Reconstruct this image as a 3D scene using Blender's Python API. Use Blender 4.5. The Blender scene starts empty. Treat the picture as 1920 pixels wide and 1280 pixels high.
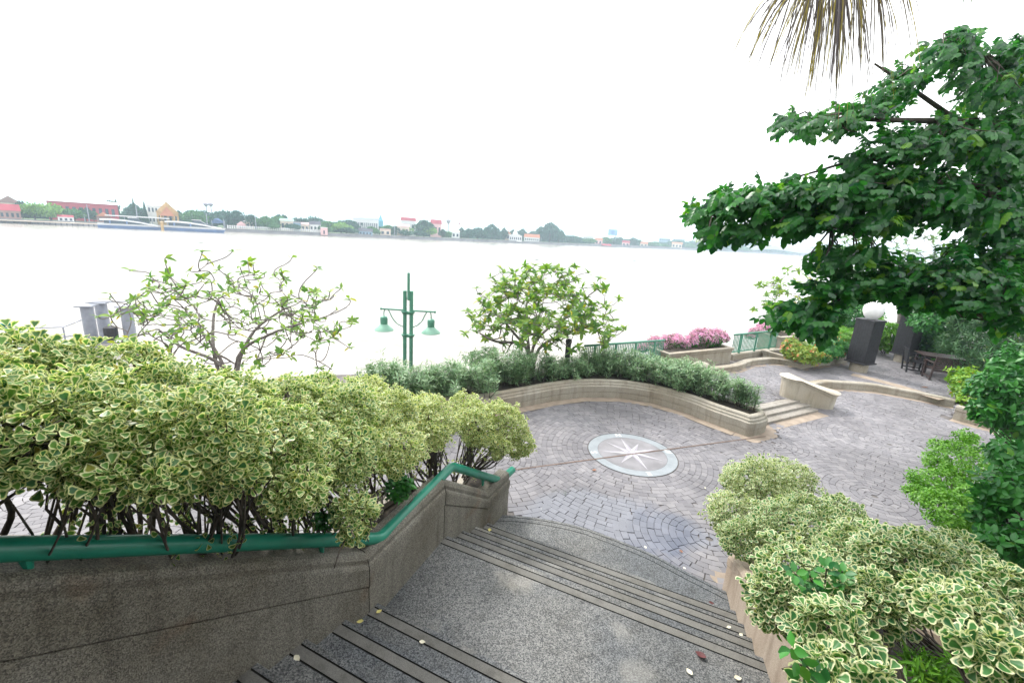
import bpy, math, random
import numpy as np
from mathutils import Matrix, Vector
R_ = random.Random(7)
NR = np.random.default_rng(11)
SC = bpy.context.scene
COL = SC.collection
PI = math.pi
# ------------------------------------------------------------------ camera
F, NX, NL, H = 820.0, 752.0, 3296.0, 4.5          # focal length, plumb point of the verticals, eye height above plaza
_d = np.array([NX-960, NL, F]); _up = -_d/np.linalg.norm(_d)
_fw = np.array([0, 0, 1.0]) - _up[2]*_up; _fw /= np.linalg.norm(_fw)
_rt = np.cross(_fw, _up)
if _rt[0] < 0: _rt = -_rt
CR = np.array([_rt, _fw, _up])
def ray(u, v): return CR @ np.array([u-960, v-640, F])
def at(u, v, z):
    r = ray(u, v); t = (z-H)/r[2]; p = r*t
    return np.array([p[0], p[1], z])
def dep(u, v, d):
    return np.array([0, 0, H]) + ray(u, v)*(d/F)
def proj(p):
    c = CR.T @ (np.array(p, float)-[0, 0, H]); return c[0]/c[2]*F+960, c[1]/c[2]*F+640, c[2]
def onplane(u, v, p0, dr):
    n = np.array([dr[1], -dr[0], 0.0]); r = ray(u, v)
    t = n.dot(np.array([p0[0], p0[1], -H]))/n.dot(r)
    return np.array([0, 0, H])+r*t
cam = bpy.data.cameras.new('camera'); cam.lens = F/1920*36; cam.sensor_width = 36; cam.clip_end = 9000; cam.clip_start = .05
co = bpy.data.objects.new('camera', cam); COL.objects.link(co); SC.camera = co
M4 = Matrix.Identity(4)
for i in range(3):
    M4[i][0] = CR[i, 0]; M4[i][1] = -CR[i, 1]; M4[i][2] = -CR[i, 2]
M4[2][3] = H
co.matrix_world = M4

# ------------------------------------------------------------------ objects
def tag(o, label=None, cat=None, group=None, kind=None):
    if label: o['label'] = label
    if cat: o['category'] = cat
    if group: o['group'] = group
    if kind: o['kind'] = kind
    return o
def thing(name, label, cat, loc=(0, 0, 0), rz=0, group=None):
    o = bpy.data.objects.new(name, None); COL.objects.link(o); o.location = [float(c) for c in loc]; o.rotation_euler = (0, 0, rz)
    o.empty_display_size = .2
    return tag(o, label, cat, group)
def link(name, me, mat, parent=None):
    if mat is not None and not me.materials: me.materials.append(mat)
    o = bpy.data.objects.new(name, me); COL.objects.link(o)
    if parent is not None: o.parent = parent
    return o
def copy_tree(o, parent=None):
    c = o.copy(); COL.objects.link(c); c.parent = parent
    for ch in list(o.children): copy_tree(ch, c)
    return c
def rawmesh(name, V, Fc, smooth=False, world_parent=None, attrs=None):
    V = np.asarray(V, np.float32)
    if world_parent is not None:
        l = np.array(world_parent.location)
        p = world_parent.parent
        while p is not None: l = l+np.array(p.location); p = p.parent
        V = V-l.astype(np.float32)
    me = bpy.data.meshes.new(name)
    if isinstance(Fc, np.ndarray):
        n, k = Fc.shape
        me.vertices.add(len(V)); me.vertices.foreach_set('co', V.ravel())
        me.loops.add(n*k); me.loops.foreach_set('vertex_index', Fc.astype(np.int32).ravel())
        me.polygons.add(n); me.polygons.foreach_set('loop_start', np.arange(0, n*k, k, dtype=np.int32))
        me.update(calc_edges=True)
    else:
        me.from_pydata(V.tolist(), [], Fc); me.update()
    if smooth: me.polygons.foreach_set('use_smooth', np.ones(len(me.polygons), bool))
    for nm, a in (attrs or {}).items():
        t = me.attributes.new(nm, 'FLOAT', 'POINT'); t.data.foreach_set('value', np.asarray(a, np.float32))
    return me
class MB:
    def __init__(s): s.v = []; s.f = []
    def add(s, V, Fc):
        b = len(s.v); s.v.extend([tuple(map(float, p)) for p in V]); s.f.extend([[i+b for i in f] for f in Fc]); return s
    def box(s, c, d, rz=0, M=None):
        x, y, z = d[0]/2, d[1]/2, d[2]/2
        P = [(i*x, j*y, k*z) for k in (-1, 1) for j in (-1, 1) for i in (-1, 1)]
        cs, sn = math.cos(rz), math.sin(rz)
        if M is not None: P = [tuple(M @ Vector(p)) for p in P]
        P = [(c[0]+p[0]*cs-p[1]*sn, c[1]+p[0]*sn+p[1]*cs, c[2]+p[2]) for p in P]
        return s.add(P, [(0, 2, 3, 1), (4, 5, 7, 6), (0, 1, 5, 4), (2, 6, 7, 3), (0, 4, 6, 2), (1, 3, 7, 5)])
    def bar(s, a, b, w, h=None, up=(0, 0, 1)):
        h = h or w; a = Vector(a); b = Vector(b); t = (b-a).normalized(); u = Vector(up)
        if abs(t.dot(u)) > .99: u = Vector((1, 0, 0))
        sd = t.cross(u).normalized(); u = sd.cross(t)
        P = [q+sd*(i*w/2)+u*(j*h/2) for q in (a, b) for i, j in ((-1, -1), (1, -1), (1, 1), (-1, 1))]
        return s.add(P, [(3, 2, 1, 0), (4, 5, 6, 7), (0, 1, 5, 4), (1, 2, 6, 5), (2, 3, 7, 6), (3, 0, 4, 7)])
    def tube(s, pts, r, n=8, cap=True):
        pts = [Vector([float(c) for c in p]) for p in pts]
        rr = r if hasattr(r, '__len__') else [r]*len(pts)
        up = Vector((0, 0, 1)); V = []; prev = None
        for i, p in enumerate(pts):
            t = (pts[min(i+1, len(pts)-1)]-pts[max(i-1, 0)]).normalized()
            if prev is None:
                a = t.cross(up)
                if a.length < .05: a = t.cross(Vector((1, 0, 0)))
            else: a = prev-t*prev.dot(t)
            a.normalize(); prev = a; b = t.cross(a)
            for k in range(n):
                th = 2*PI*k/n; V.append(p+(a*math.cos(th)+b*math.sin(th))*rr[i])
        Fc = [(i*n+k, i*n+(k+1) % n, (i+1)*n+(k+1) % n, (i+1)*n+k) for i in range(len(pts)-1) for k in range(n)]
        if cap: Fc += [tuple(range(n))[::-1], tuple((len(pts)-1)*n+k for k in range(n))]
        return s.add(V, Fc)
    def lathe(s, c, prof, n=20):
        V = [(c[0]+r*math.cos(2*PI*k/n), c[1]+r*math.sin(2*PI*k/n), c[2]+z) for r, z in prof for k in range(n)]
        Fc = [(i*n+k, i*n+(k+1) % n, (i+1)*n+(k+1) % n, (i+1)*n+k) for i in range(len(prof)-1) for k in range(n)]
        Fc += [tuple(range(n))[::-1], tuple((len(prof)-1)*n+k for k in range(n))]
        return s.add(V, Fc)
    def prism(s, poly, z0, z1):
        n = len(poly); z0 = z0 if hasattr(z0, '__len__') else [z0]*n; z1 = z1 if hasattr(z1, '__len__') else [z1]*n
        V = [(p[0], p[1], z0[i]) for i, p in enumerate(poly)]+[(p[0], p[1], z1[i]) for i, p in enumerate(poly)]
        return s.add(V, [tuple(range(n))[::-1], tuple(range(n, 2*n))]+[(i, (i+1) % n, n+(i+1) % n, n+i) for i in range(n)])
    def sheet(s, poly, z): return s.add([(p[0], p[1], z) for p in poly], [tuple(range(len(poly)))])
    def sweep(s, path, prof, closed=False, zs=None):
        """prof (offset to the right of travel, z); zs scales or shifts z per path point"""
        P = [Vector((float(p[0]), float(p[1]))) for p in path]; n = len(P); V = []
        for i, p in enumerate(P):
            a = P[(i-1) % n] if (closed or i > 0) else p; b = P[(i+1) % n] if (closed or i < n-1) else p
            t1 = (p-a).normalized() if (p-a).length > 1e-6 else (b-p).normalized(); t2 = (b-p).normalized() if (b-p).length > 1e-6 else t1
            t = (t1+t2).normalized(); nn = Vector((t.y, -t.x)); k = 1/max(.5, t.dot(t1))
            pr = prof(i) if callable(prof) else prof; m = len(pr)
            for o, z in pr: V.append((p.x+nn.x*o*k, p.y+nn.y*o*k, z+(zs[i] if zs is not None else 0)))
            m = len(pr)
        Fc = [(i*m+j, ((i+1) % n)*m+j, ((i+1) % n)*m+j+1, i*m+j+1) for i in range(n if closed else n-1) for j in range(m-1)]
        if not closed: Fc += [tuple(range(m)), tuple((n-1)*m+j for j in range(m))[::-1]]
        return s.add(V, Fc)
    def build(s, name, mat, parent=None, smooth=False, local=False, bevel=0):
        me = rawmesh(name, s.v, s.f, smooth, None if local else parent)
        o = link(name, me, mat, parent)
        if bevel:
            b = o.modifiers.new('b', 'BEVEL'); b.width = bevel; b.segments = 2; b.limit_method = 'ANGLE'
        return o
def spline(pts, n=8, closed=False):
    P = [np.array(p, float) for p in pts]; m = len(P); out = []
    for i in range(m if closed else m-1):
        p0 = P[(i-1) % m] if (closed or i > 0) else 2*P[0]-P[1]; p1 = P[i]; p2 = P[(i+1) % m]
        p3 = P[(i+2) % m] if (closed or i < m-2) else 2*P[-1]-P[-2]
        for k in range(n):
            t = k/n; out.append(.5*((2*p1)+(-p0+p2)*t+(2*p0-5*p1+4*p2-p3)*t*t+(-p0+3*p1-3*p2+p3)*t**3))
    if not closed: out.append(P[-1])
    return out

# ------------------------------------------------------------------ materials
class N:
    def __init__(s, name):
        s.m = bpy.data.materials.new(name); s.m.use_nodes = True; s.t = s.m.node_tree; s.t.nodes.clear()
        s.out = s.n('ShaderNodeOutputMaterial'); s.b = s.n('ShaderNodeBsdfPrincipled'); s.l(s.b.outputs[0], s.out.inputs[0])
    def n(s, ty, **kw):
        x = s.t.nodes.new(ty)
        for k, v in kw.items(): setattr(x, k, v)
        return x
    def l(s, a, b): s.t.links.new(a, b)
    def pos(s): return s.n('ShaderNodeNewGeometry').outputs['Position']
    def noise(s, scale, detail=3, vec=None, rough=.5, dist=0):
        x = s.n('ShaderNodeTexNoise'); x.inputs['Scale'].default_value = scale; x.inputs['Detail'].default_value = detail
        x.inputs['Roughness'].default_value = rough; x.inputs['Distortion'].default_value = dist
        s.l(vec or s.pos(), x.inputs['Vector']); return x.outputs['Fac']
    def vor(s, scale, vec=None, feat='F1', out='Color'):
        x = s.n('ShaderNodeTexVoronoi', feature=feat); x.inputs['Scale'].default_value = scale; s.l(vec or s.pos(), x.inputs['Vector']); return x.outputs[out]
    def ramp(s, fac, stops, interp='LINEAR'):
        x = s.n('ShaderNodeValToRGB'); x.color_ramp.interpolation = interp; e = x.color_ramp.elements
        while len(e) < len(stops): e.new(.5)
        for i, (p, c) in enumerate(stops):
            e[i].position = p; e[i].color = (*c, 1) if hasattr(c, '__len__') else (c, c, c, 1)
        s.l(fac, x.inputs[0]); return x.outputs[0]
    def mix(s, f, a, b, mode='MIX'):
        x = s.n('ShaderNodeMix', data_type='RGBA', blend_type=mode)
        for i, v in ((0, f), (6, a), (7, b)):
            if hasattr(v, 'is_output') or isinstance(v, bpy.types.NodeSocket): s.l(v, x.inputs[i])
            elif i == 0: x.inputs[0].default_value = v
            else: x.inputs[i].default_value = (*v, 1)
        return x.outputs[2]
    def attr(s, nm): x = s.n('ShaderNodeAttribute'); x.attribute_name = nm; return x.outputs['Fac']
    def math(s, op, a, b=0.0):
        x = s.n('ShaderNodeMath', operation=op)
        for i, v in ((0, a), (1, b)):
            if isinstance(v, bpy.types.NodeSocket): s.l(v, x.inputs[i])
            else: x.inputs[i].default_value = v
        return x.outputs[0]
    def set(s, **kw):
        for k, v in kw.items():
            k = {'color': 'Base Color', 'rough': 'Roughness', 'metal': 'Metallic', 'spec': 'Specular IOR Level', 'coat': 'Coat Weight', 'coatr': 'Coat Roughness'}.get(k, k)
            if isinstance(v, bpy.types.NodeSocket): s.l(v, s.b.inputs[k])
            elif hasattr(v, '__len__'): s.b.inputs[k].default_value = (*v, 1)
            else: s.b.inputs[k].default_value = v
        return s
    def bump(s, h, strength=.5, dist=.01):
        x = s.n('ShaderNodeBump'); x.inputs['Strength'].default_value = strength; x.inputs['Distance'].default_value = dist
        s.l(h, x.inputs['Height']); s.l(x.outputs[0], s.b.inputs['Normal']); return s
def plain(name, c, rough=.6, var=.25, scale=3.0, metal=0, bump=0, spec=.5):
    m = N(name); nz = m.noise(scale, 4)
    a = tuple(x*(1-var) for x in c); b = tuple(min(1, x*(1+var)) for x in c)
    m.set(color=m.ramp(nz, [(.3, a), (.7, b)]), rough=rough, metal=metal, spec=spec)
    if bump: m.bump(m.noise(scale*12, 4), bump, .01)
    return m.m
def aggregate(name, dark, light, stain, cell=110, sscale=1.3, rough=.75, amt=.6, pale=False, rust=False):
    m = N(name); c = m.vor(cell); sp = m.n('ShaderNodeSeparateColor'); m.l(c, sp.inputs[0])
    base = m.ramp(sp.outputs[0], [(0.0, dark), (.55, tuple((x+y)/2 for x, y in zip(dark, light))), (1, light)])
    st = m.ramp(m.noise(sscale, 5, rough=.6), [(.42, 0), (.68, 1)])
    st = m.math('MULTIPLY', st, amt)
    base = m.mix(st, base, stain, 'MULTIPLY')
    streak = m.n('ShaderNodeMapping'); streak.inputs['Scale'].default_value = (5, 5, .6); m.l(m.pos(), streak.inputs[0])
    sk = m.ramp(m.noise(1.6, 4, streak.outputs[0]), [(.5, 0), (.75, .45)])
    base = m.mix(sk, base, tuple(x*.5 for x in stain), 'MULTIPLY')
    if rust: base = m.mix(m.ramp(m.noise(2.1, 4, rough=.4), [(.62, 0), (.74, .7)]), base, (.95, .62, .44), 'MULTIPLY')
    if pale:
        base = m.mix(m.ramp(m.noise(1.15, 5, rough=.45), [(.60, 0), (.66, .55)]), base, m.mix(.55, base, (.42, .39, .33)))
        base = m.mix(m.ramp(m.noise(.62, 3, rough=.5), [(.46, 0), (.62, .8)]), base, m.mix(1.0, base, (.70, .76, .86), 'MULTIPLY'))
    m.set(color=base, rough=rough).bump(m.vor(cell, out='Distance'), .5, .006)
    return m.m
def leafmat(name, inner, inner2, rim=None, rim2=None, lo=.55, hi=.72, rough=.38, trans=.3, old_backlit=(.45, .38, .05), back=None):
    m = N(name); r = m.attr('rnd')
    ci = m.ramp(r, [(0, inner), (.9, inner2), (1.0, old_backlit)])
    if rim:
        cr = m.ramp(r, [(0, rim), (1, rim2)])
        e = m.math('ADD', m.attr('edge'), m.math('MULTIPLY', m.math('SUBTRACT', m.noise(38, 2), .5), .75))
        ci = m.mix(m.ramp(e, [(lo, 0), (hi, 1)]), ci, cr)
    m.set(color=ci, rough=rough)
    if 'Coat Weight' in m.b.inputs: pass
    tr = m.n('ShaderNodeBsdfTranslucent'); m.l(m.mix(1.0, ci, (.95, 1.0, .62), 'MULTIPLY'), tr.inputs[0])
    mx = m.n('ShaderNodeMixShader'); mx.inputs[0].default_value = trans
    m.l(m.b.outputs[0], mx.inputs[1]); m.l(tr.outputs[0], mx.inputs[2]); m.l(mx.outputs[0], m.out.inputs[0])
    return m.m
bark = N('bark'); bark.set(color=bark.ramp(bark.noise(9, 5), [(.3, (.035, .028, .022)), (.7, (.11, .09, .07))]), rough=.85).bump(bark.noise(40, 4), .6, .01)
BARK = bark.m
gb = N('grey bark'); gb.set(color=gb.ramp(gb.noise(12, 5), [(.3, (.11, .09, .085)), (.7, (.26, .23, .21))]), rough=.8).bump(gb.noise(40, 4), .5, .01); GBARK = gb.m
VAR = leafmat('variegated leaf', (.02, .11, .04), (.15, .32, .05), (.64, .67, .25), (.86, .85, .50), .26, .68, .4, .42, old_backlit=(.42, .34, .06))
VAR2 = leafmat('pale variegated leaf', (.022, .11, .045), (.09, .27, .055), (.64, .67, .33), (.86, .86, .60), .26, .66, .4, .4, old_backlit=(.30, .34, .06))
DARK = leafmat('glossy dark leaf', (.006, .070, .036), (.055, .28, .032), rough=.34, trans=.5, old_backlit=(.16, .38, .03))  # the rare yellow-green leaves have backlight painted into their colour
MIDG = leafmat('mid green leaf', (.02, .13, .035), (.07, .30, .04), rough=.4, trans=.3, old_backlit=(.12, .32, .03))
LIME = leafmat('lime leaf', (.09, .28, .03), (.20, .44, .04), rough=.45, trans=.35, old_backlit=(.25, .48, .04))
OLEA = leafmat('oleander leaf', (.13, .28, .13), (.32, .46, .25), rough=.4, trans=.25, old_backlit=(.2, .3, .12))
FRAN = leafmat('frangipani leaf', (.09, .24, .05), (.27, .42, .05), rough=.42, trans=.45, old_backlit=(.5, .42, .03))
PINK = leafmat('pink bracts', (.74, .32, .60), (.88, .55, .78), rough=.6, trans=.35, old_backlit=(.75, .45, .6))
WHITEF = leafmat('white petals', (.8, .82, .75), (.85, .85, .8), rough=.6, trans=.3, old_backlit=(.8, .8, .6))
REDF = leafmat('red petals', (.70, .12, .08), (.85, .30, .15), rough=.6, trans=.3, old_backlit=(.8, .5, .2))
YELG = leafmat('croton leaf', (.10, .26, .03), (.34, .40, .05), rough=.35, trans=.3, old_backlit=(.7, .18, .06))
BAMB = leafmat('bamboo leaf', (.035, .12, .05), (.10, .22, .08), rough=.4, trans=.3, old_backlit=(.25, .3, .08))
PALM = leafmat('dry palm leaf', (.10, .08, .10), (.17, .14, .09), rough=.55, trans=.3, old_backlit=(.5, .4, .03))
PALMG = leafmat('green palm leaf', (.03, .10, .03), (.08, .18, .03), rough=.5, trans=.3, old_backlit=(.3, .3, .03))
GREEN = plain('green enamel', (.012, .21, .135), .32, .12, 6)
GREENF = plain('faded green paint', (.085, .26, .18), .5, .15, 4)
GREENP = plain('pale green lamp paint', (.20, .39, .29), .45, .08, 4)
SOIL = plain('soil', (.035, .028, .02), .95, .5, 14, bump=.8)
CONC = aggregate('weathered wall aggregate', (.078, .074, .062), (.32, .302, .25), (.42, .37, .27), 150, 1.1, amt=.75, rust=True)
STEPA = aggregate('step aggregate', (.038, .042, .046), (.27, .27, .26), (.62, .60, .55), 105, .8, amt=.55, pale=True)
BAND = aggregate('worn step nosing', (.125, .122, .112), (.225, .218, .198), (.6, .58, .52), 260, 1.5, amt=.5)
CREAM = aggregate('cream cast stone', (.29, .262, .21), (.50, .46, .39), (.62, .54, .42), 200, .9, amt=.6)
STONEG = aggregate('grey cast stone tread', (.25, .23, .20), (.40, .37, .33), (.6, .55, .48), 200, .9, amt=.6)
CREAML = aggregate('pale cast stone', (.44, .40, .33), (.62, .57, .48), (.75, .64, .48), 200, .9, amt=.5)
WALLR = aggregate('pink cast stone', (.33, .27, .21), (.52, .43, .35), (.62, .52, .42), 200, 1.6, amt=.5)
SAND = plain('sandy mortar border', (.31, .25, .195), .8, .2, 5, bump=.3)
GREY = plain('galvanised steel', (.26, .28, .33), .45, .12, 4, metal=.2)
BLACK = plain('black timber', (.022, .022, .027), .5, .3, 10, bump=.3)
BROWN = plain('dark stained timber', (.05, .032, .03), .5, .35, 9, bump=.3)
WHITE = plain('white glaze', (.80, .80, .80), .35, .03, 3)
HAZE, CLOUD, SUNE, EXPO = 0.00065, 12.0, 2.3, 0.8
# ------------------------------------------------------------------ stairs and side walls
nV = np.array([.403, .915]); eV = np.array([.915, -.403])
LW = [(-3.69, -1.0), (-2.23, 1.62), (-1.21, 3.45), (-.70, 4.72), (-.2, 5.68), (.10, 6.27)]
LZ = [4.74, 2.85, 1.53, 1.55, .80, .80]; LJ = [-.45, -.45, -.37, -.34, -.28, -.28]
RW = [(1.30, -1.6), (2.43, 2.75), (2.556, 3.267), (2.63, 3.56), (2.74, 3.87), (2.83, 4.18), (3.01, 4.82), (3.06, 5.0)]
RZ = [3.0, 1.62, 1.40, 1.27, 1.05, .90, .64, .56]
def cut(P, nv, off=0.0):
    P = [np.array(p) for p in P]; ns = [p.dot(nV) for p in P]
    for i in range(len(P)-1):
        if nv <= ns[i+1] or i == len(P)-2:
            t = (nv-ns[i])/(ns[i+1]-ns[i]); return P[i]+(P[i+1]-P[i])*t+eV*off
GROOVE = plain('grimy groove', (.018, .017, .016), .95, .3, 10)
def rowmesh(name, rows, parent, mats):
    """rows: list of (n, z, material of the face that follows)"""
    V = []; Fc = []; mi = []
    for k, (nn, z, m_) in enumerate(rows):
        a = cut(LW, nn, -.06); b = cut(RW, nn, .06)
        for t in np.linspace(0, 1, 5): q = a+(b-a)*t; V.append((q[0], q[1], z))
        if k < len(rows)-1:
            for j in range(4): Fc.append((k*5+j, k*5+j+1, k*5+j+6, k*5+j+5)); mi.append(m_)
    me = rawmesh(name, V, Fc, False, parent)
    for m_ in mats: me.materials.append(m_)
    me.polygons.foreach_set('material_index', mi)
    return link(name, me, None, parent)
stair = thing('staircase', 'grey pebble-aggregate staircase with grooved nosings going down to the plaza', 'staircase', (1.0, 4.4, 0))
steps = []
for k in range(9): steps.append((2.795-.39*k, .87+.15*k))
lows = [(4.12, .72), (4.48, .57), (4.81, .42), (5.15, .27)]
def step(L, z, B, riser, name):
    rows = [(B, z, 0), (L-.165, z, 1), (L-.1648, z-.012, 1), (L-.150, z-.012, 1), (L-.1498, z, 2), (L-.064, z, 1), (L-.0638, z-.012, 1), (L-.050, z-.012, 1), (L-.0498, z, 0), (L-.006, z, 0), (L, z-.007, 0), (L+.001, z-riser-.02, 0)]
    # nosing band is a sub-part of its own
    body = [r for r in rows]
    i = [j for j, r in enumerate(rows) if r[2] == 2][0]
    o1 = rowmesh(name, rows[:i+1], stair, [STEPA, GROOVE])
    rest = rowmesh('tmp', rows[i+1:], stair, [STEPA, GROOVE])
    # join the two halves of the tread into the one step mesh
    V = [tuple(v.co) for v in o1.data.vertices]; nb = len(V); Fc = [tuple(p.vertices) for p in o1.data.polygons]; mi = [p.material_index for p in o1.data.polygons]
    V += [tuple(v.co) for v in rest.data.vertices]; Fc += [tuple(q+nb for q in p.vertices) for p in rest.data.polygons]; mi += [p.material_index for p in rest.data.polygons]
    me = bpy.data.meshes.new(name); me.from_pydata(V, [], Fc); me.materials.append(STEPA); me.materials.append(GROOVE); me.polygons.foreach_set('material_index', mi)
    o1.data = me; bpy.data.objects.remove(rest)
    st = rowmesh('nosing_strip', [(rows[i][0], z+.0005, 0), (rows[i+1][0], z+.0005, 0)], None, [BAND])
    for v in st.data.vertices: v.co -= stair.location
    st.parent = o1
    return o1
for k, (L, z) in enumerate(steps): step(L, z, L-.40 if k < 8 else -3.0, .15, 'step')
step(lows[0][0], lows[0][1], 2.79, .15, 'landing')
for k in (1, 2, 3): step(lows[k][0], lows[k][1], lows[k-1][0], .15, 'step')
arc = [(-.45, 6.06), (.115, 6.129), (.686, 6.091), (1.263, 5.951), (1.718, 5.735), (2.204, 5.459), (2.621, 5.123), (3.012, 4.821), (3.35, 4.55)]
arc = [tuple(p) for p in spline(arc, 5)]
m = MB(); m.sweep(arc, [(.4, -.05), (0, -.05), (0, .112), (.006, .12), (.05, .12), (.05, .108), (.063, .108), (.063, .12), (.145, .12), (.145, .108), (.158, .108), (.158, .12), (.3, .12)])
inner = []
for i, p in enumerate(arc):
    a = np.array(arc[max(i-1, 0)]); b = np.array(arc[min(i+1, len(arc)-1)]); t = (b-a)/np.linalg.norm(b-a); inner.append(np.array(p)+np.array([t[1], -t[0]])*.3)
m.add([(p[0], p[1], .12) for p in inner]+[(*(cut(RW, 5.0, .3)), .12), (*(cut(LW, 5.0, -.3)), .12)], [tuple(range(len(inner)+2))[::-1]])
m.build('curved_step', STEPA, stair)
for a0, b0, nm in ((.051, .062, 'g'), (.146, .157, 'g')):
    g = MB(); g.sweep(arc, [(a0, .1085), (b0, .1085)]); g.build('groove', GROOVE, stair)

wl = thing('stair_wall', 'tall dark aggregate stair side wall with moulded coping on the left, under the green rail', 'wall', (-1.2, 3.4, 0))
wl.location = (-1.2, 3.4, 0)
def lprof(i):
    j = LJ[i]
    return [(0, -LZ[i]-.1), (0, j-.006), (-.012, j-.004), (-.012, j+.006), (.012, j+.012), (.016, -.17), (.008, -.135), (-.012, -.125), (-.012, -.11), (-.004, -.07), (-.02, -.02), (-.06, 0), (-.19, 0), (-.22, -.03), (-.22, -LZ[i]-.1)]
def densify(P, Z, J, n=6):
    oP, oZ, oJ = [], [], []
    for i in range(len(P)-1):
        for k in range(n):
            t = k/n
            oP.append(tuple(np.array(P[i])*(1-t)+np.array(P[i+1])*t)); oZ.append(Z[i]*(1-t)+Z[i+1]*t); oJ.append(J[i]*(1-t)+J[i+1]*t)
    oP.append(P[-1]); oZ.append(Z[-1]); oJ.append(J[-1]); return oP, oZ, oJ
LWd, LZd, LJd = LW, LZ, LJ
MB().sweep(LW, lprof, zs=LZ).build('wall', CONC, wl, bevel=.006)
for i_ in (2, 3):
    p_ = np.array(LW[i_]); J_ = LJ[i_]; MB().tube([(p_[0]+.88*o_, p_[1]-.47*o_, LZ[i_]+z_) for o_, z_ in ((.001, -LZ[i_]+.6), (.001, J_-.01), (.014, J_+.02), (.017, -.17), (.008, -.13), (-.008, -.06), (-.05, .0), (-.19, .001))], .0035, 5).build('joint', GROOVE, wl)
wr = thing('stair_wall', 'low pinkish stair side wall curving down on the right, half under variegated leaves', 'wall', (3, 4.8, 0))
rp = list(reversed(RW)); rz = list(reversed(RZ))
MB().sweep(rp, lambda i: [(0, -rz[i]-.1), (0, -.20), (-.006, -.195), (-.006, -.185), (.012, -.17), (.012, -.06), (-.01, -.015), (-.04, 0), (-.2, 0), (-.22, -.03), (-.22, -rz[i]-.1)], zs=rz).build('wall', WALLR, wr, bevel=.006)
m = MB(); m.sweep(rp[1:], [(.001, 0), (.014, 0), (.014, .035), (.001, .035)], zs=[.02, .30, .45, .60, .74, .76, 2.55][:7]); 
# ------------------------------------------------------------------ handrail
hr = thing('handrail', 'thick dark green tubular handrail bending along the left stair wall', 'handrail', (-1.2, 3.5, 1.5))
def pl(u, v, p, d, off=-.10): 
    nn = np.array([d[1], -d[0]]); return onplane(u, v, np.array(p)+nn*off, d)
d1, d2, d3 = (.487, .873), (.386, .923), (.47, .88)
q1 = (-1.2, 3.47); q2 = (-.743, 4.663)
A1 = pl(0, 1029, q1, d1); A2 = pl(712, 1009, q1, d1); A3 = pl(847, 874, q2, d2); A4 = pl(938, 901, q2, d3); A5 = pl(961, 880, q2, d3)
A0 = A1+(A1-A2)*1.0
def bend(P, r=.12, n=6):
    out = [P[0]]
    for i in range(1, len(P)-1):
        a = (P[i-1]-P[i]); b = (P[i+1]-P[i]); ra = min(r, np.linalg.norm(a)*.4, np.linalg.norm(b)*.4)
        a = P[i]+a/np.linalg.norm(a)*ra; b = P[i]+b/np.linalg.norm(b)*ra
        for k in range(n+1): t = k/n; out.append((1-t)**2*a+2*t*(1-t)*P[i]+t*t*b)
    out.append(P[-1]); return out
MB().tube(bend([A0, A1, A2, A3, A4, A5], .07), .058, 20).build('tube', GREEN, hr, smooth=True)
for P, s in ((A1+(A2-A1)*.03, 0), (A1+(A2-A1)*.72, 0), (A2+(A3-A2)*.45, 1), (A3+(A4-A3)*.6, 2)):
    m = MB(); nn = np.array([.88, -.47, 0])
    m.tube([P+np.array([0, 0, -.03]), P+np.array([0, 0, -.09]), P+np.array([0, 0, -.16])], [.035, .022, .014], 8)
    m.build('bracket', GREEN, hr)

# ------------------------------------------------------------------ ground
def struct(name, mb, mat): return tag(mb.build(name, mat), kind='structure')
GROUT = N('dark bedding'); GROUT.set(color=GROUT.ramp(GROUT.noise(3, 5), [(.3, (.085, .078, .075)), (.7, (.17, .155, .148))]), rough=.9); GROUT = GROUT.m
CC = at(1185, 849, 0)[:2]; CRAD = .96
TZ = .20
plant_front = [(-6.5, 9.0), (-3.3, 9.4), (-1.8, 9.8)]+[tuple(at(u, v, 0)[:2]) for u, v in [(905, 778), (986, 762), (1036, 752), (1092, 745), (1161, 746), (1224, 756), (1286, 774), (1333, 793), (1380, 810)]]
endcap = [tuple(at(1405, 818, 0)[:2]), tuple(at(1430, 814, 0)[:2]+np.array([.08, .1])), (6.62, 10.55)]
plant_back = [(6.35, 10.95), (5.9, 11.6), (5.2, 12.5), (4.3, 13.1), (3.2, 13.35), (2.0, 13.3), (.6, 12.4), (-.8, 11.6), (-2.2, 11.0), (-3.6, 10.7), (-6.5, 10.3)]
ppath = [tuple(p) for p in spline(plant_front+endcap+plant_back, 6)]
kerbR = [tuple(at(u, v, 0)[:2]) for u, v in [(1526, 731.5), (1549, 728), (1577, 729), (1633, 733), (1689, 743), (1745, 754), (1788, 764)]]
boxR = [tuple(at(u, v, 0)[:2]) for u, v in [(1785, 785), (1858, 806), (1925, 832)]]
boxR.append(tuple(np.array(boxR[-1])+(np.array(boxR[-1])-np.array(boxR[-2]))*1.5))
plaza = [(-14, -3)]+LW[:1]+[(LW[i][0]-.9, LW[i][1]+.45) for i in range(1, 5)]+[(-.2, 6.9), LW[5]]+[p for p in arc if .1 < p[0] < 3.0]+[(3.1, 5.0), (3.6, 5.0), (6, 2.5), (11.5, 2.5)]+[boxR[3], boxR[2], boxR[1], boxR[0]]+kerbR[::-1]+[(8.5, 12.2), (6.9, 11.0)]+[endcap[2], endcap[1], endcap[0]]+plant_front[::-1]+[(-9, 9), (-14, 12)]
_s0 = at(1433, 797, 0)[:2]; _s1 = at(1530, 773, 0)[:2]; _sd = (_s1-_s0)/np.linalg.norm(_s1-_s0); _sn = np.array([-_sd[1], _sd[0]])
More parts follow.
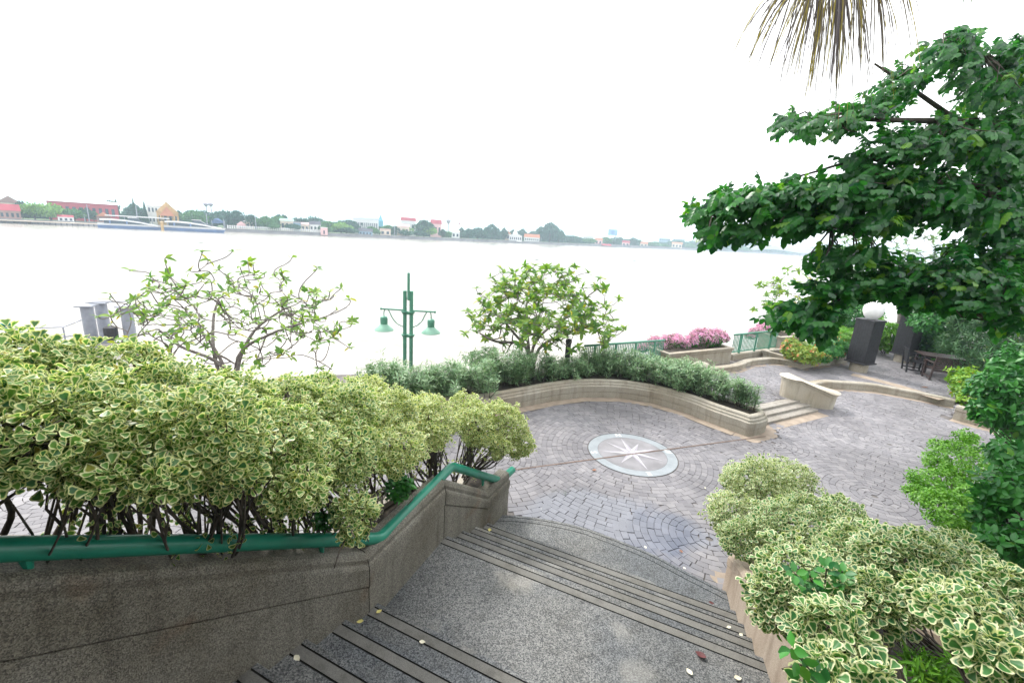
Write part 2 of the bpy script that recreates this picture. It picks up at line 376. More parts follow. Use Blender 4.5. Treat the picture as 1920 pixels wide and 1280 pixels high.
terr = [tuple(_s0-_sd*.3+_sn*.76), tuple(_s1+_sd*.1+_sn*.76), (9.2, 12.9)]+kerbR[1:]+[boxR[0], boxR[1], (22, 9), (26, 18), (20, 23)]+[tuple(at(u, v, TZ)[:2]) for u, v in [(1587, 680), (1502, 691), (1473, 684), (1445, 681), (1408, 685), (1380, 695), (1322, 702)]]+[(4.9, 13.4), (5.4, 12.7), (6.1, 11.9)]
def inside(P, poly):
    x, y = P[:, 0], P[:, 1]; r = np.zeros(len(P), bool); j = len(poly)-1
    for i in range(len(poly)):
        xi, yi = poly[i]; xj, yj = poly[j]
        with np.errstate(divide='ignore', invalid='ignore'):
            c = ((yi > y) != (yj > y)) & (x < (xj-xi)*(y-yi)/(yj-yi+1e-12)+xi)
        r ^= c; j = i
    return r
def distpoly(P, path):
    d = np.full(len(P), 1e9)
    for i in range(len(path)-1):
        a = np.array(path[i]); b = np.array(path[i+1]); ab = b-a; t = np.clip(((P-a)@ab)/(ab@ab+1e-12), 0, 1)
        d = np.minimum(d, np.linalg.norm(P-(a+t[:, None]*ab), axis=1))
    return d
def bricks(poly, centres, z, rmax, name, mat, skip=None, avoid=()):
    """real setts laid in rings: centres (x, y, reach, inner radius)"""
    C = np.array([c[:2] for c in centres]); W = np.array([c[2] for c in centres]); V = []; Fc = []; RN = []
    for ci, c in enumerate(centres):
        r = max(c[3], .05)
        while r < rmax:
            dr = .112; n = max(6, int(round(2*PI*(r+dr/2)/.165))); ph = R_.random()*6.28
            th = ph+2*PI*(np.arange(n)+NR.uniform(-.06, .06, n))/n
            w = 2*PI/n
            cen = np.stack([c[0]+(r+dr/2)*np.cos(th+w/2), c[1]+(r+dr/2)*np.sin(th+w/2)], 1)
            D = np.linalg.norm(cen[:, None]-C[None], axis=2)/W[None]
            ok = (D[:, ci] <= D.min(1)*1.045) & inside(cen, poly)
            for pth, dd in avoid: ok &= distpoly(cen, pth) > dd
            g = .004
            for t0, o in zip(th, ok):
                if not o: continue
                a0 = t0+g/(r+.05); a1 = t0+w-g/(r+.05); r0 = r+g*.8; r1 = r+dr-g*.8; h = z+R_.uniform(-.0015, .002)+ci*.0003
                b = len(V)
                for (rr, aa) in ((r0, a0), (r1, a0), (r1, a1), (r0, a1)):
                    x = c[0]+rr*math.cos(aa)+R_.uniform(-.002, .002); y = c[1]+rr*math.sin(aa)+R_.uniform(-.002, .002)
                    V.append((x, y, h))
                mx = sum(q[0] for q in V[b:b+4])/4; my = sum(q[1] for q in V[b:b+4])/4
                for q in V[b:b+4]: V.append((q[0]+(q[0]-mx)*.05, q[1]+(q[1]-my)*.05, z-.012))
                Fc += [(b+3, b+2, b+1, b)]+[(b+i, b+(i+1) % 4, b+4+(i+1) % 4, b+4+i) for i in range(4)]
                RN += [R_.random()]*8
            r += dr
    me = rawmesh(name, V, Fc, attrs={'rnd': RN}); return tag(link(name, me, mat), kind='structure')
pv = N('stone setts'); 
base = pv.ramp(pv.attr('rnd'), [(0, (.170, .167, .180)), (.5, (.198, .194, .206)), (1, (.245, .239, .248))])
blot = pv.ramp(pv.noise(.55, 5, rough=.6), [(.35, (.72, .70, .70)), (.65, (1.12, 1.1, 1.1))])
base = pv.mix(1.0, base, blot, 'MULTIPLY')
# thin film of rain water left on the low side of the plaza by the bottom step
sep = pv.n('ShaderNodeSeparateXYZ'); pv.l(pv.pos(), sep.inputs[0])
dx = pv.math('DIVIDE', pv.math('SUBTRACT', sep.outputs[0], 1.75), 1.75); dy = pv.math('DIVIDE', pv.math('SUBTRACT', sep.outputs[1], 6.15), 1.0)
rr_ = pv.math('SQRT', pv.math('ADD', pv.math('MULTIPLY', dx, dx), pv.math('MULTIPLY', dy, dy)))
wet = pv.ramp(pv.math('ADD', rr_, pv.math('MULTIPLY', pv.math('SUBTRACT', pv.noise(1.1, 4), .5), 1.3)), [(.75, 1), (1.15, 0)])
base = pv.mix(wet, base, pv.mix(1.0, base, (.50, .54, .64), 'MULTIPLY'))
pv.set(color=base, rough=pv.ramp(wet, [(0, .62), (1, .5)]), spec=.4, coat=wet, coatr=.03)
pv.b.inputs['Coat IOR'].default_value = 1.75
pv.bump(pv.noise(60, 4), .25, .004)
SETTS = pv.m
centres = [(CC[0], CC[1], 1.35, CRAD+.01)]+[(*at(u, v, 0)[:2], w, .06) for u, v, w in [(1668, 833, 1.0), (1730, 786, 1.0), (1480, 905, .9), (1640, 930, 1.0), (1600, 760, .8), (1330, 1010, .7), (930, 860, .8), (1250, 765, .45), (1450, 830, .55), (1800, 850, 1.0)]]+[(-2.4, 8.0, 1, .06), (-4.6, 7.2, 1, .06), (-4.8, 4.8, 1, .06), (-7.2, 6.2, 1, .06), (-7.5, 3.4, 1, .06), (-9.5, 8, 1, .06)]
ledges = [(plant_front, .30), (endcap, .30), (kerbR, .22), (boxR, .25), (LW, .2)]
bricks(plaza, centres, .0, 4.2, 'plaza_paving', SETTS, avoid=ledges)
tcen = [(*at(u, v, TZ)[:2], w, .06) for u, v, w in [(1440, 715, 1.0), (1395, 735, .8), (1560, 700, 1.0), (1650, 715, .9), (1720, 690, 1), (1500, 745, .7), (1640, 670, 1.1), (1740, 735, .8)]]+[(18, 16, 1.2, .06)]
bricks(terr, tcen, TZ, 3.6, 'terrace_paving', SETTS, avoid=[(kerbR, .3)])
g = MB(); g.sheet([(-40, -14), (30, -14), (30, 14), (12, 14.6), (9.4, 12.4), (6.8, 11.2), (3.9, 12.9), (0, 11.6), (-6.5, 9.6), (-16, 12.5), (-40, 12.5)], -.011); struct('plaza_ground', g, GROUT)
RAILL = [(-.3, 13.35), (1.9, 14.2), (5.5, 15.9)]
edge = [(-16, 12.2), (-6.5, 11.6), (-.6, 13.3), (2.0, 14.45), (5.5, 16.1), (8.6, 17.4), (12, 18.9), (20, 22.8), (45, 36)]
g = MB(); tp = [tuple(_s0-_sd*.3+_sn*.6), tuple(_s1+_sd*.1+_sn*.6), (9.3, 13.1)]+[tuple(np.array(q)+(-.02, .15)) for q in kerbR[1:]]+[(16, 12.9), (50, 8)]
g.prism(tp+[(60, 40)]+edge[::-1][:-1]+[(-6.5, 10.0), (0, 12.0), (3.5, 13.2), (5.6, 12.2)], -3.6, TZ-.012); struct('terrace_ground', g, GROUT)
g = MB(); g.prism([(-40, -14), (-40, 12.4), (-16, 12.4), (-6.5, 11.0), (-3, 10.9), (0, 11.5), (0, -14)], -3.6, -.05); struct('quay_ground', g, GROUT)
# sandy mortar borders
def border(name, path, w, z, side=1, closed=False):
    m = MB(); m.sweep(path, [(0, z), (w*side, z)], closed); return struct(name, m, SAND)
border('mortar_border', plant_front, .28, .001); border('mortar_border', [plant_front[-1]]+endcap, .3, .0015)
border('mortar_border', kerbR, .24, .001); border('mortar_border', boxR, .28, .001)
border('mortar_border', [at(u, v, TZ)[:2] for u, v in [(1588, 680), (1502, 691), (1473, 684), (1445, 681), (1408, 685), (1380, 695), (1322, 702)]], .2, TZ+.001, -1)
border('mortar_border', [at(u, v, TZ)[:2] for u, v in [(1600, 700), (1640, 709), (1690, 722), (1776, 748)]], .45, TZ+.004)
m = MB(); a = at(1352, 1082, 0)[:2]; m.sheet([tuple(a+(.15*math.cos(k*.4), .17*math.sin(k*.4))) for k in range(16)], .003); struct('mortar_patch', m, SAND)
# expansion joint straight through the compass
J0 = at(955, 882, 0)[:2]; J1 = at(1436, 818, 0)[:2]; jd = (J1-J0)/np.linalg.norm(J1-J0); jn = np.array([jd[1], -jd[0]])
m = MB(); m.sheet([J0-jn*.016, J1-jn*.016, J1+jn*.016, J0+jn*.016], .0085); struct('expansion_joint', m, plain('joint filler', (.16, .11, .085), .9, .3, 8))

# ------------------------------------------------------------------ compass inlay
cp = thing('compass_inlay', 'round compass rose set in the paving with pale blue ring and white star', 'compass', (CC[0], CC[1], 0))
BLUE = plain('pale blue tile', (.255, .28, .30), .4, .12, 5); DISC = plain('lilac stone', (.215, .208, .220), .6, .22, 3.0); STAR = plain('white marble', (.44, .43, .45), .5, .25, 8); STAR2 = plain('grey marble', (.30, .28, .32), .45, .12, 8)
def ring(r0, r1, z, n=72): 
    m = MB(); V = [(CC[0]+r*math.cos(2*PI*k/n), CC[1]+r*math.sin(2*PI*k/n), z) for r in (r0, r1) for k in range(n)]
    return m.add(V, [(k, n+k, n+(k+1) % n, (k+1) % n) for k in range(n)])
m = MB(); n_ = 72; m.sheet([(CC[0]+.735*math.cos(2*PI*k/n_), CC[1]+.735*math.sin(2*PI*k/n_)) for k in range(n_)], .002); m.build('disc', DISC, cp)
ring(.74, .945, .0025).build('ring', BLUE, cp)
# direction of the letters measured on the photograph
def ang(u, v): p = at(u, v, 0)[:2]-CC; return math.atan2(p[1], p[0])
aN = ang(1154, 810); aS = ang(1113, 848); aE = ang(1217, 888); aW = ang(1257, 846)
rays_ = [(ang(*p), L) for p, L in [((1163, 820), .70), ((1202, 825), .55), ((1138, 829), .66), ((1137, 846), .66), ((1163, 869), .58), ((1210, 876), .72), ((1240, 863), .68), ((1232, 843), .66)]]
for i, (a, L) in enumerate(rays_):
    for s, mt in ((1, STAR), (-1, STAR2)):
        m = MB(); w = .115
        tip = (CC[0]+L*math.cos(a), CC[1]+L*math.sin(a)); sd = (CC[0]+w*1.3*math.cos(a+s*.42), CC[1]+w*1.3*math.sin(a+s*.42))
        P = [(CC[0], CC[1]), sd, tip] if s < 0 else [(CC[0], CC[1]), tip, sd]
        m.sheet(P[::-1] if s > 0 else P[::-1], .0045+.0003*i); m.build('star_point', mt, cp)
LETW = plain('white inlay', (.72, .72, .72), .5, .05, 8)
for ch, a in (('N', aN), ('S', aS), ('E', aE), ('W', aW)):
    cu = bpy.data.curves.new('letter', 'FONT'); cu.body = ch; cu.size = .19; cu.align_x = 'CENTER'; cu.align_y = 'CENTER'; cu.offset = .003; cu.extrude = .001
    o = bpy.data.objects.new('letter', cu); COL.objects.link(o)
    bpy.context.view_layer.update(); dg = bpy.context.evaluated_depsgraph_get(); me = bpy.data.meshes.new_from_object(o.evaluated_get(dg)); bpy.data.objects.remove(o)
    me.materials.clear(); q = link('letter', me, LETW, cp); q.location = (.843*math.cos(a), .843*math.sin(a), .0055); q.rotation_euler = (0, 0, a-PI/2)
    q['label'] = 'white letter '+ch

# ------------------------------------------------------------------ planters, kerbs
SOILZ = .44
pf = thing('stone_planter', 'long curved cream stone planter with moulded rim full of oleander', 'planter', (3.0, 12.0, 0))
MB().sweep(ppath, [(-.02, -.05), (0, -.05), (0, .155), (-.01, .16), (-.01, .172), (.006, .178), (.006, .335), (-.03, .36), (-.035, .405), (-.075, .425), (-.082, .475), (-.115, .497), (-.20, .50), (-.225, .48), (-.225, -.05)], closed=True).build('rim_wall', CREAM, pf)
m = MB(); off = []
for i, p in enumerate(ppath):
    a = np.array(ppath[i-1]); b = np.array(ppath[(i+1) % len(ppath)]); t = (b-a)/np.linalg.norm(b-a); off.append(np.array(p)-np.array([t[1], -t[0]])*.15)
m.sheet([tuple(p) for p in off][::-1], SOILZ); m.build('soil', SOIL, pf)
# the three steps up to the terrace
ts = thing('terrace_steps', 'three short cream steps between the curved planter end and the rounded stub wall', 'steps', (7.9, 11.6, 0))
s0 = at(1433, 797, 0)[:2]; s1 = at(1530, 773, 0)[:2]; sd = (s1-s0)/np.linalg.norm(s1-s0); sn = np.array([-sd[1], sd[0]])
for k in range(3):
    a = s0-sd*.3+sn*(.23*k); b = s1+sn*(.23*k)+sd*.1
    m = MB(); q = [a, b, b+sn*(.72-.23*k), a+sn*(.72-.23*k)]; m.prism([tuple(p) for p in q], -.02, .0665*(k+1)+.0015*(k == 2)); m.build('step', STONEG, ts, bevel=.012)
m = MB(); q = [s0-sd*.2-sn*.3, s1+sd*.1-sn*.3, s1+sd*.1, s0-sd*.2]; m.sheet([tuple(p) for p in q], .003); struct('mortar_border', m, SAND)
ov = thing('stub_wall', 'freestanding rounded cream stub wall beside the terrace steps', 'wall', (8.6, 12.2, 0))
o0 = at(1487, 762, 0)[:2]; o1 = at(1549, 768, 0)[:2]; od = (o1-o0)/np.linalg.norm(o1-o0); on = np.array([-od[1], od[0]])
L_ = np.linalg.norm(o1-o0); OP = []
for k in range(13): a = -PI/2-PI*k/12; OP.append(o0+od*(.05+math.cos(a)*.34)+on*(.33+math.sin(a)*.33))
for k in range(13): a = PI/2-PI*k/12; OP.append(o1+od*(.05+math.cos(a)*.30)+on*(.30+math.sin(a)*.30))
zz = [.80 if i < 13 else .46 for i in range(26)]
cO = sum(OP)/26
MB().sweep([tuple(p) for p in OP], lambda i: [(-.10, -.85), (.05, -.85), (0, -.13), (-.004, -.09), (-.03, -.08), (-.03, -.03), (-.05, -.008), (-.075, 0)], closed=True, zs=[z+.03 for z in zz]).build('wall_body', CREAML, ov)
V = []
for i, p in enumerate(OP):
    a = OP[i-1]; b = OP[(i+1) % 26]; t = (b-a)/np.linalg.norm(b-a); V.append(p-np.array([t[1], -t[0]])*.072)
m = MB(); m.add([(p[0], p[1], zz[i]+.03) for i, p in enumerate(V)], [(i, i+1, 24-i, 25-i) for i in range(12)]+[(12, 13, 0, 25)][:0]+[]); m.add([(V[i][0], V[i][1], zz[i]+.0295) for i in range(26)], [tuple(range(0, 13)), tuple(range(13, 26)), (12, 13, 25, 0)]); m.build('cap', CREAML, ov)
def kerb(path, z0, h, label, w=.26, name='kerb', mat=None, z1=-.05):
    t = thing(name, label, 'kerb' if name == 'kerb' else 'wall', (*path[0], z0))
    p = [tuple(q) for q in spline(path, 5)]
    MB().sweep(p, [(0, z1), (0, z0+h*.62), (.02, z0+h*.68), (.02, z0+h*.9), (-.01, z0+h), (-.09, z0+h), (-.10, z0+h-.025), (-.12, z0+h-.025), (-w, z0+h-.025), (-w-.01, z0+h-.05), (-w-.01, z1)]).build('moulding', mat or CREAM, t); return t
kerb([tuple(np.array(kerbR[0])+(-.35, -.25))]+kerbR, 0, .25, 'long curved low cream kerb between lower plaza and terrace, right of the stub wall')
kerb(boxR, 0, .42, 'cream planter wall at the right edge under the glossy shrubs', name='planter_wall')
kb = [at(u, v, TZ)[:2] for u, v in [(1322, 702), (1380, 695), (1408, 685), (1445, 681), (1473, 684), (1502, 692)]]
kerb(kb, TZ, .2, 'low cream kerb bending along the far side of the terrace in front of the river rail', z1=TZ-.1)
st = thing('stone_ball', 'rounded pale stone at the end of the far kerb behind the oleander', 'stone', (*at(1311, 712, TZ)[:2], TZ))
MB().lathe((*at(1311, 712, TZ)[:2], TZ-.02), [(.28, 0), (.33, .1), (.33, .38), (.30, .5), (.2, .6), (.05, .63)], 20).build('stone', CREAM, st, smooth=True)
def boxplanter(label, pts, z0, h, name='stone_planter', w=.12):
    pts = [np.array(p) for p in pts]; c = sum(pts)/len(pts)
    t = thing(name, label, 'planter', (*c, z0))
    MB().sweep([tuple(p) for p in pts], [(0, -.02), (0, h-.14), (.03, h-.12), (.03, h-.06), (.055, h-.04), (.055, h), (-w, h), (-w, -.02)], closed=True, zs=[z0]*len(pts)).build('box', CREAM, t, bevel=.008)
    m = MB(); m.sheet([tuple(c+(p-c)*.9) for p in pts], z0+h-.06); m.build('soil', SOIL, t); return t
def rect4(a, b, dpt):
    a = np.array(a[:2]); b = np.array(b[:2]); t = (b-a)/np.linalg.norm(b-a); n = np.array([-t[1], t[0]]); return [a, b, b+n*dpt, a+n*dpt]
BX1 = rect4(at(1250, 695, TZ), at(1368, 681, TZ), .9)
boxplanter('tall cream stone box holding the two big pink bougainvilleas by the river rail', BX1, TZ, .62)
BX2 = rect4(at(1503, 691, TZ), at(1588, 680, TZ), 1.6)
boxplanter('low cream stone box with red flowering shrubs in front of the black pillar', BX2, TZ, .3)
BX3 = rect4(at(1600, 662, TZ), at(1690, 652, TZ), 1.5)
boxplanter('low shaded stone box with a clipped hedge behind the two black pillars', BX3, TZ, .45)
BX4 = rect4(at(1700, 668, TZ), at(1830, 690, TZ), 1.8)
boxplanter('stone box behind the slatted armchair at the back of the terrace', BX4, TZ, .5)
BX5 = rect4(at(1458, 664, TZ), at(1500, 660, TZ), 1.0)
boxplanter('stone pier box at the right end of the river rail with pink bougainvillea', BX5, TZ, .75)

# ------------------------------------------------------------------ river railing
def railing(a, b, z0, label, nb, posts=3, kerb_h=.22):
    a = np.array(a[:2]); b = np.array(b[:2]); t = thing('railing', label, 'railing', (*a, z0)); d = b-a; L = np.linalg.norm(d); r = math.atan2(d[1], d[0])
    c = (a+b)/2
    MB().box((*c, z0+kerb_h/2-.02), (L, .22, kerb_h+.04), r).build('stone_kerb', CREAM, t, bevel=.01)
    MB().tube([(*a, z0+1.0), (*b, z0+1.0)], .035, 10).build('top_rail', GREEN if False else GREENF, t, smooth=True)
    MB().bar((*a, z0+kerb_h+.08), (*b, z0+kerb_h+.08), .04).build('bottom_rail', GREENF, t)
    for k in range(posts): p = a+d*(k+.5)/posts; MB().box((*p, z0+kerb_h+.39), (.08, .05, .78), r).build('post', GREENF, t)
    for k in range(nb):
        p = a+d*(k+.5)/nb; MB().box((*p, z0+kerb_h+.42), (.022, .022, .72), r).build('baluster', GREENF, t)
railing(at(1368, 674, TZ), at(1452, 662, TZ), TZ, 'pale green river railing between the bougainvillea box and the stone pier', 34)
r0 = np.array(BX1[0])+np.array([-.1, .35]); r1 = at(1090, 705, TZ)[:2]
railing(r1, r0, TZ, 'pale green river railing seen through the oleander hedge', 48, 4)
m = thing('railing', 'pale green river railing in the shade behind the red flowering shrubs', 'railing', (12.5, 19, TZ))
a = at(1500, 660, TZ); b = at(1640, 640, TZ)
MB().tube([(a[0], a[1]+.6, TZ+1.05), (b[0], b[1]+.6, TZ+1.05)], .04, 8).build('top_rail', GREENF, m); MB().bar((a[0], a[1]+.6, TZ+.4), (b[0], b[1]+.6, TZ+.4), .04).build('bottom_rail', GREENF, m)

# ------------------------------------------------------------------ pillars with globe lamps
def pillar(u, v, w, ztop, rz, label, glob=True):
    p = at(u, v, TZ); t = thing('pillar', label, 'pillar', (p[0], p[1], TZ))
    near_ = u < 1650
    MB().lathe((p[0], p[1], TZ-.02), [(w*.46, 0), (w*.46, .30), (w*.44, .34)], 28).build('drum_base', CREAM, t, smooth=False)
    m = MB(); m.box((p[0], p[1], (TZ+.36+ztop)/2), (w, w, ztop-TZ-.36), rz)
    for k in range(7):
        for s in (-1, 1):
            f = (-.5+(k+.5)/7)*w*.94; cs, sn = math.cos(rz), math.sin(rz)
            m.box((p[0]+f*cs-s*w/2*sn, p[1]+f*sn+s*w/2*cs, (TZ+.36+ztop)/2), (w*.125, .018, ztop-TZ-.5), rz)
            m.box((p[0]+s*w/2*cs-f*sn, p[1]+s*w/2*sn+f*cs, (TZ+.36+ztop)/2), (.018, w*.125, ztop-TZ-.5), rz)
    m.build('shaft', BLACK, t)
    MB().box((p[0], p[1], TZ+.36), (w*1.16, w*1.16, .05), rz).build('base_plate', BLACK, t, bevel=.008); MB().box((p[0], p[1], ztop), (w*1.1, w*1.1, .05), rz).build('cap_plate', BLACK, t, bevel=.008)
    if glob:
        g = thing('globe_lamp', 'white egg-shaped globe standing on '+('the nearer' if near_ else 'the farther')+' black pillar', 'lamp', (p[0], p[1], ztop+.025))
        MB().lathe((p[0], p[1], ztop+.02), [(.15, 0), (.17, .04), (.25, .12), (.31, .26), (.32, .4), (.27, .58), (.18, .7), (.06, .76)], 28).build('globe', WHITE, g, smooth=True)
pillar(1608, 695, .63, 2.18, .38, 'nearer square black timber pillar on a round stone drum')
pillar(1690, 678, .60, 2.2, .38, 'farther square black timber pillar behind the slatted armchair')

# ------------------------------------------------------------------ terrace furniture
def chair(p, rz, label, mat, w=.62):
    t = thing('armchair', label, 'chair', (p[0], p[1], TZ), rz)
    def B(nm, c, d, **k): return MB().box(c, d, **k).build(nm, mat, t, local=True)
    for sx in (-1, 1):
        for sy, h in ((-1, .64), (1, .92)):
            MB().bar((sx*w/2, sy*.26, 0), (sx*w/2, sy*.26+(.10 if sy > 0 else 0)*1, h), .05).build('leg', mat, t, local=True)
        B('armrest', (sx*w/2, 0, .655), (.07, .66, .03)); B('side_stretcher', (sx*w/2, 0, .12), (.035, .52, .045))
    m = MB()
    for k in range(7): m.box((0, -.27+k*.085, .42), (w-.03, .068, .022))
    m.build('seat', mat, t, local=True)
    m = MB()
    for k in range(6): m.box((0, .30+.012*k, .50+k*.075), (w-.03, .02, .055))
    m.build('backrest', mat, t, local=True); B('front_rail', (0, -.26, .38), (w, .03, .07)); B('back_rail', (0, .27, .38), (w, .03, .07)); return t
pc = (at(1693, 696, TZ)+at(1730, 704, TZ))/2
chair((pc[0]+.25, pc[1]+.3), math.radians(62), 'black slatted wooden armchair in front of the farther pillar', BLACK, .60)
pc2 = at(1765, 714, TZ)
chair((pc2[0]+.1, pc2[1]+.1), math.radians(160), 'brown slatted wooden bench-chair with its back to the plaza, half hidden by the yellow-green shrub', BROWN, .95)
tb = thing('garden_table', 'dark brown slatted wooden table behind the brown chair', 'table', (pc2[0]+.7, pc2[1]+1.0, TZ), math.radians(-20))
m = MB()
for k in range(9): m.box((0, -.4+k*.1, .73), (1.3, .09, .025))
m.build('tabletop', BROWN, tb, local=True)
MB().box((0, 0, .685), (1.16, .72, .06)).build('apron', BROWN, tb, local=True)
for sx in (-1, 1):
    for sy in (-1, 1): MB().box((sx*.56, sy*.34, .33), (.07, .07, .66)).build('leg', BROWN, tb, local=True)

# ------------------------------------------------------------------ green lamp post
LD = 13.8; LP = dep(765, 620, LD); lx, ly = LP[0], LP[1]
def zat(v): return dep(765, v, LD)[2]
def lat(du): return du/F*LD
lp = thing('lamp_post', 'green double-post lamp with two bell shades against the river', 'lamp post', (lx, ly, -.05))
for du in (-6, 6): MB().lathe((lx+lat(du), ly, -.05), [(.06, 0), (.06, zat(543)+.05), (.045, zat(543)+.06)], 14).build('post', GREENF, lp, smooth=False)
MB().lathe((lx+lat(1.5), ly-.05, zat(560)), [(.03, 0), (.042, .02), (.042, zat(508)-zat(560)-.02), (.03, zat(508)-zat(560))], 12).build('spire', GREENF, lp)
MB().bar((lx+lat(-6), ly, zat(557)), (lx+lat(6), ly, zat(557)), .03).build('spire_clamp', GREENF, lp)
for v0 in (585, 630):
    m = MB(); z = zat(v0)
    for s in (-1, 1): m.lathe((lx+lat(6*s), ly, z-.05), [(.065, 0), (.07, .02), (.115, .08), (.115, .1)], 14)
    m.box((lx, ly, z+.0), (lat(12), .12, .09)); m.build('collar', GREENF, lp)
for s, lab in ((-1, 'left'), (1, 'right')):
    ex = lx+lat(50*s); cx = lx+lat(43*s+(-2 if s < 0 else 0)); z = zat(580)
    m = MB(); m.tube([(lx+lat(8*s), ly, z), (ex, ly, z)], .026, 10); m.build('arm', GREENF, lp)
    m = MB(); m.lathe((ex, ly, z-.035), [(.02, 0), (.035, .02), (.035, .05), (.02, .07)], 10); m.build('arm_knob', GREENF, lp)
    zb = zat(594)
    hook = [(cx, ly, zb), (cx, ly, zb+.10), (cx-s*.02, ly, zb+.19), (cx-s*.09, ly, zb+.23), (cx-s*.17, ly, zb+.16), (cx-s*.27, ly, zb-.05), (cx-s*.42, ly, zb-.22), (lx+lat(8*s), ly, zb-.31)]
    m = MB(); m.tube([tuple(q) for q in spline(hook, 4)], .016, 8); m.build('scroll', GREENF, lp, smooth=True)
    o = MB().lathe((cx, ly, zb-.26), [(.105, 0), (.11, .02), (.115, .19), (.10, .24), (.04, .27)], 18).build('lamp_neck', GREENF, lp, smooth=False)
    o = MB().lathe((cx, ly, zb-.45), [(.30, 0), (.305, .012), (.24, .08), (.15, .155), (.11, .20)], 26).build('lamp_shade', GREENP, lp, smooth=False)

# small black bollard light behind the hedge
bp = dep(1065, 655, 13.2)
bl = thing('bollard_light', 'short black bollard light between frangipani trunk and hedge', 'light', (bp[0], bp[1], TZ))
MB().lathe((bp[0], bp[1], TZ), [(.08, 0), (.08, bp[2]+.20-TZ), (.095, bp[2]+.21-TZ), (.095, bp[2]+.30-TZ), (.06, bp[2]+.33-TZ)], 14).build('body', BLACK, bl)

# ------------------------------------------------------------------ mooring piles and gangway
WZ = -3.0
for i, (u, vt, d, lab) in enumerate([(162, 574, 23, 'left front grey steel mooring pile with flat cap beside the gangway'), (188, 568, 24.5, 'middle grey steel mooring pile between the two others'), (236, 575, 23.5, 'right grey steel mooring pile half behind the bare frangipani')]):
    p = dep(u, vt, d); t = thing('mooring_pile', lab, 'pile', (p[0], p[1], WZ))
    MB().lathe((p[0], p[1], WZ-1.5), [(.27, 0), (.27, p[2]-WZ+1.5)], 24).build('pile_shaft', GREY, t)
    MB().box((p[0], p[1], p[2]+.03), (.72, .72, .06), .3).build('cap_plate', GREY, t)
p = dep(205, 605, 23.3); t = thing('pile_frame', 'pale steel beam tying the mooring piles together with a black rubber fender', 'frame', (p[0], p[1], p[2]))
q0 = dep(160, 570, 23); q1_ = dep(250, 566, 24.5)
MB().bar(q0+np.array([0, 0, .09]), q1_+np.array([0, 0, .05]), .16, .05).build('beam', GREY, t)
MB().lathe((p[0], p[1], p[2]-1.0), [(.1, 0), (.3, .1), (.3, .75), (.1, .85)], 14).build('fender', BLACK, t)
gr = thing('gangway_rail', 'thin grey steel gangway railing over the water left of the piles', 'railing', tuple(dep(60, 625, 20)))
for v0, v1, vend in ((618, 613, 600), (638, 632, 626)):
    MB().tube([dep(-30, v0, 20), dep(118, v1, 21.5), dep(152, vend, 22.5)], .03, 8).build('rail_tube', GREY, gr)
for u, v0 in ((10, 618), (118, 613)): a = dep(u, v0, 20.3); MB().tube([a, a-np.array([0, 0, 1.6])], .03, 8).build('post', GREY, gr)
gq = thing('rail_end', 'bent end of a green tubular rail at the left edge above the hedge', 'rail', tuple(dep(5, 612, 7)))
MB().tube([dep(-40, 613, 7), dep(21, 608, 7)], .03, 12).build('top_tube', GREEN, gq, smooth=True)
MB().tube([dep(-5, 613, 7), dep(10, 616, 7), dep(15, 622, 7), dep(16, 640, 7), dep(16, 680, 7)], .026, 12).build('post', GREEN, gq, smooth=True)
# ------------------------------------------------------------------ foliage tools
def nrm(a): return a/np.maximum(np.linalg.norm(a, axis=-1, keepdims=True), 1e-9)
def frames(D, Nn):
    D = nrm(D); X = nrm(np.cross(D, Nn)); Z = np.cross(X, D); return np.stack([X, D, Z], 2)     # columns
def stamp(tmpl, C, D, Nn, S):
    """tmpl (verts, faces(array k), edge); one copy per row of C"""
    V, Fc, E = tmpl; M = frames(D, Nn); n = len(C); S = np.asarray(S, float).reshape(-1, 1, 1)
    P = np.einsum('nij,kj->nki', M, V)*S+C[:, None]; k = len(V)
    FF = (Fc[None]+(np.arange(n)*k)[:, None, None]).reshape(-1, Fc.shape[1])
    return P.reshape(-1, 3), FF, np.tile(E, n)
def leaves_obj(name, tmpl, C, D, Nn, S, mat, parent, rnd=None, smooth=True):
    P, FF, E = stamp(tmpl, C, D, Nn, S); k = len(tmpl[0])
    r = NR.random(len(C)) if rnd is None else rnd
    me = rawmesh(name, P, FF, smooth, parent, {'edge': E, 'rnd': np.repeat(r, k)}); return link(name, me, mat, parent)
def T(V, Fc, E): return np.array(V, float), np.array(Fc), np.array(E, float)
# fan-shaped leaf with rim: outline + inner line
def fanleaf():
    out = [(0, 0, 0), (.16, .28, .02), (.36, .62, .05), (.40, .86, .05), (.22, .99, .01), (0, .95, -.03), (-.22, .99, .01), (-.40, .86, .05), (-.36, .62, .05), (-.16, .28, .02)]
    inn = [(0, .18, -.03), (.10, .42, -.02), (.19, .68, .0), (.10, .82, -.02), (0, .80, -.05), (-.10, .82, -.02), (-.19, .68, .0), (-.10, .42, -.02)]
    V = out+inn; E = [1]*10+[.05]*8
    F_ = [(0, 1, 11), (0, 11, 10), (1, 2, 12), (1, 12, 11), (2, 3, 12), (3, 4, 13), (3, 13, 12), (4, 5, 14), (4, 14, 13), (5, 6, 15), (5, 15, 14), (6, 7, 15), (7, 8, 16), (7, 16, 15), (8, 9, 16), (9, 0, 10), (9, 10, 17), (9, 17, 16), (10, 11, 14), (11, 12, 13), (11, 13, 14), (10, 14, 17), (17, 14, 15), (17, 15, 16)]
    return T(V, F_, E)
def fanlow():
    V = [(0, 0, 0), (.30, .5, .04), (.36, .88, .04), (0, .97, -.02), (-.36, .88, .04), (-.30, .5, .04), (0, .6, -.06)]
    return T(V, [(0, 1, 6), (1, 2, 6), (2, 3, 6), (3, 4, 6), (4, 5, 6), (5, 0, 6)], [1, 1, 1, 1, 1, 1, -.5])
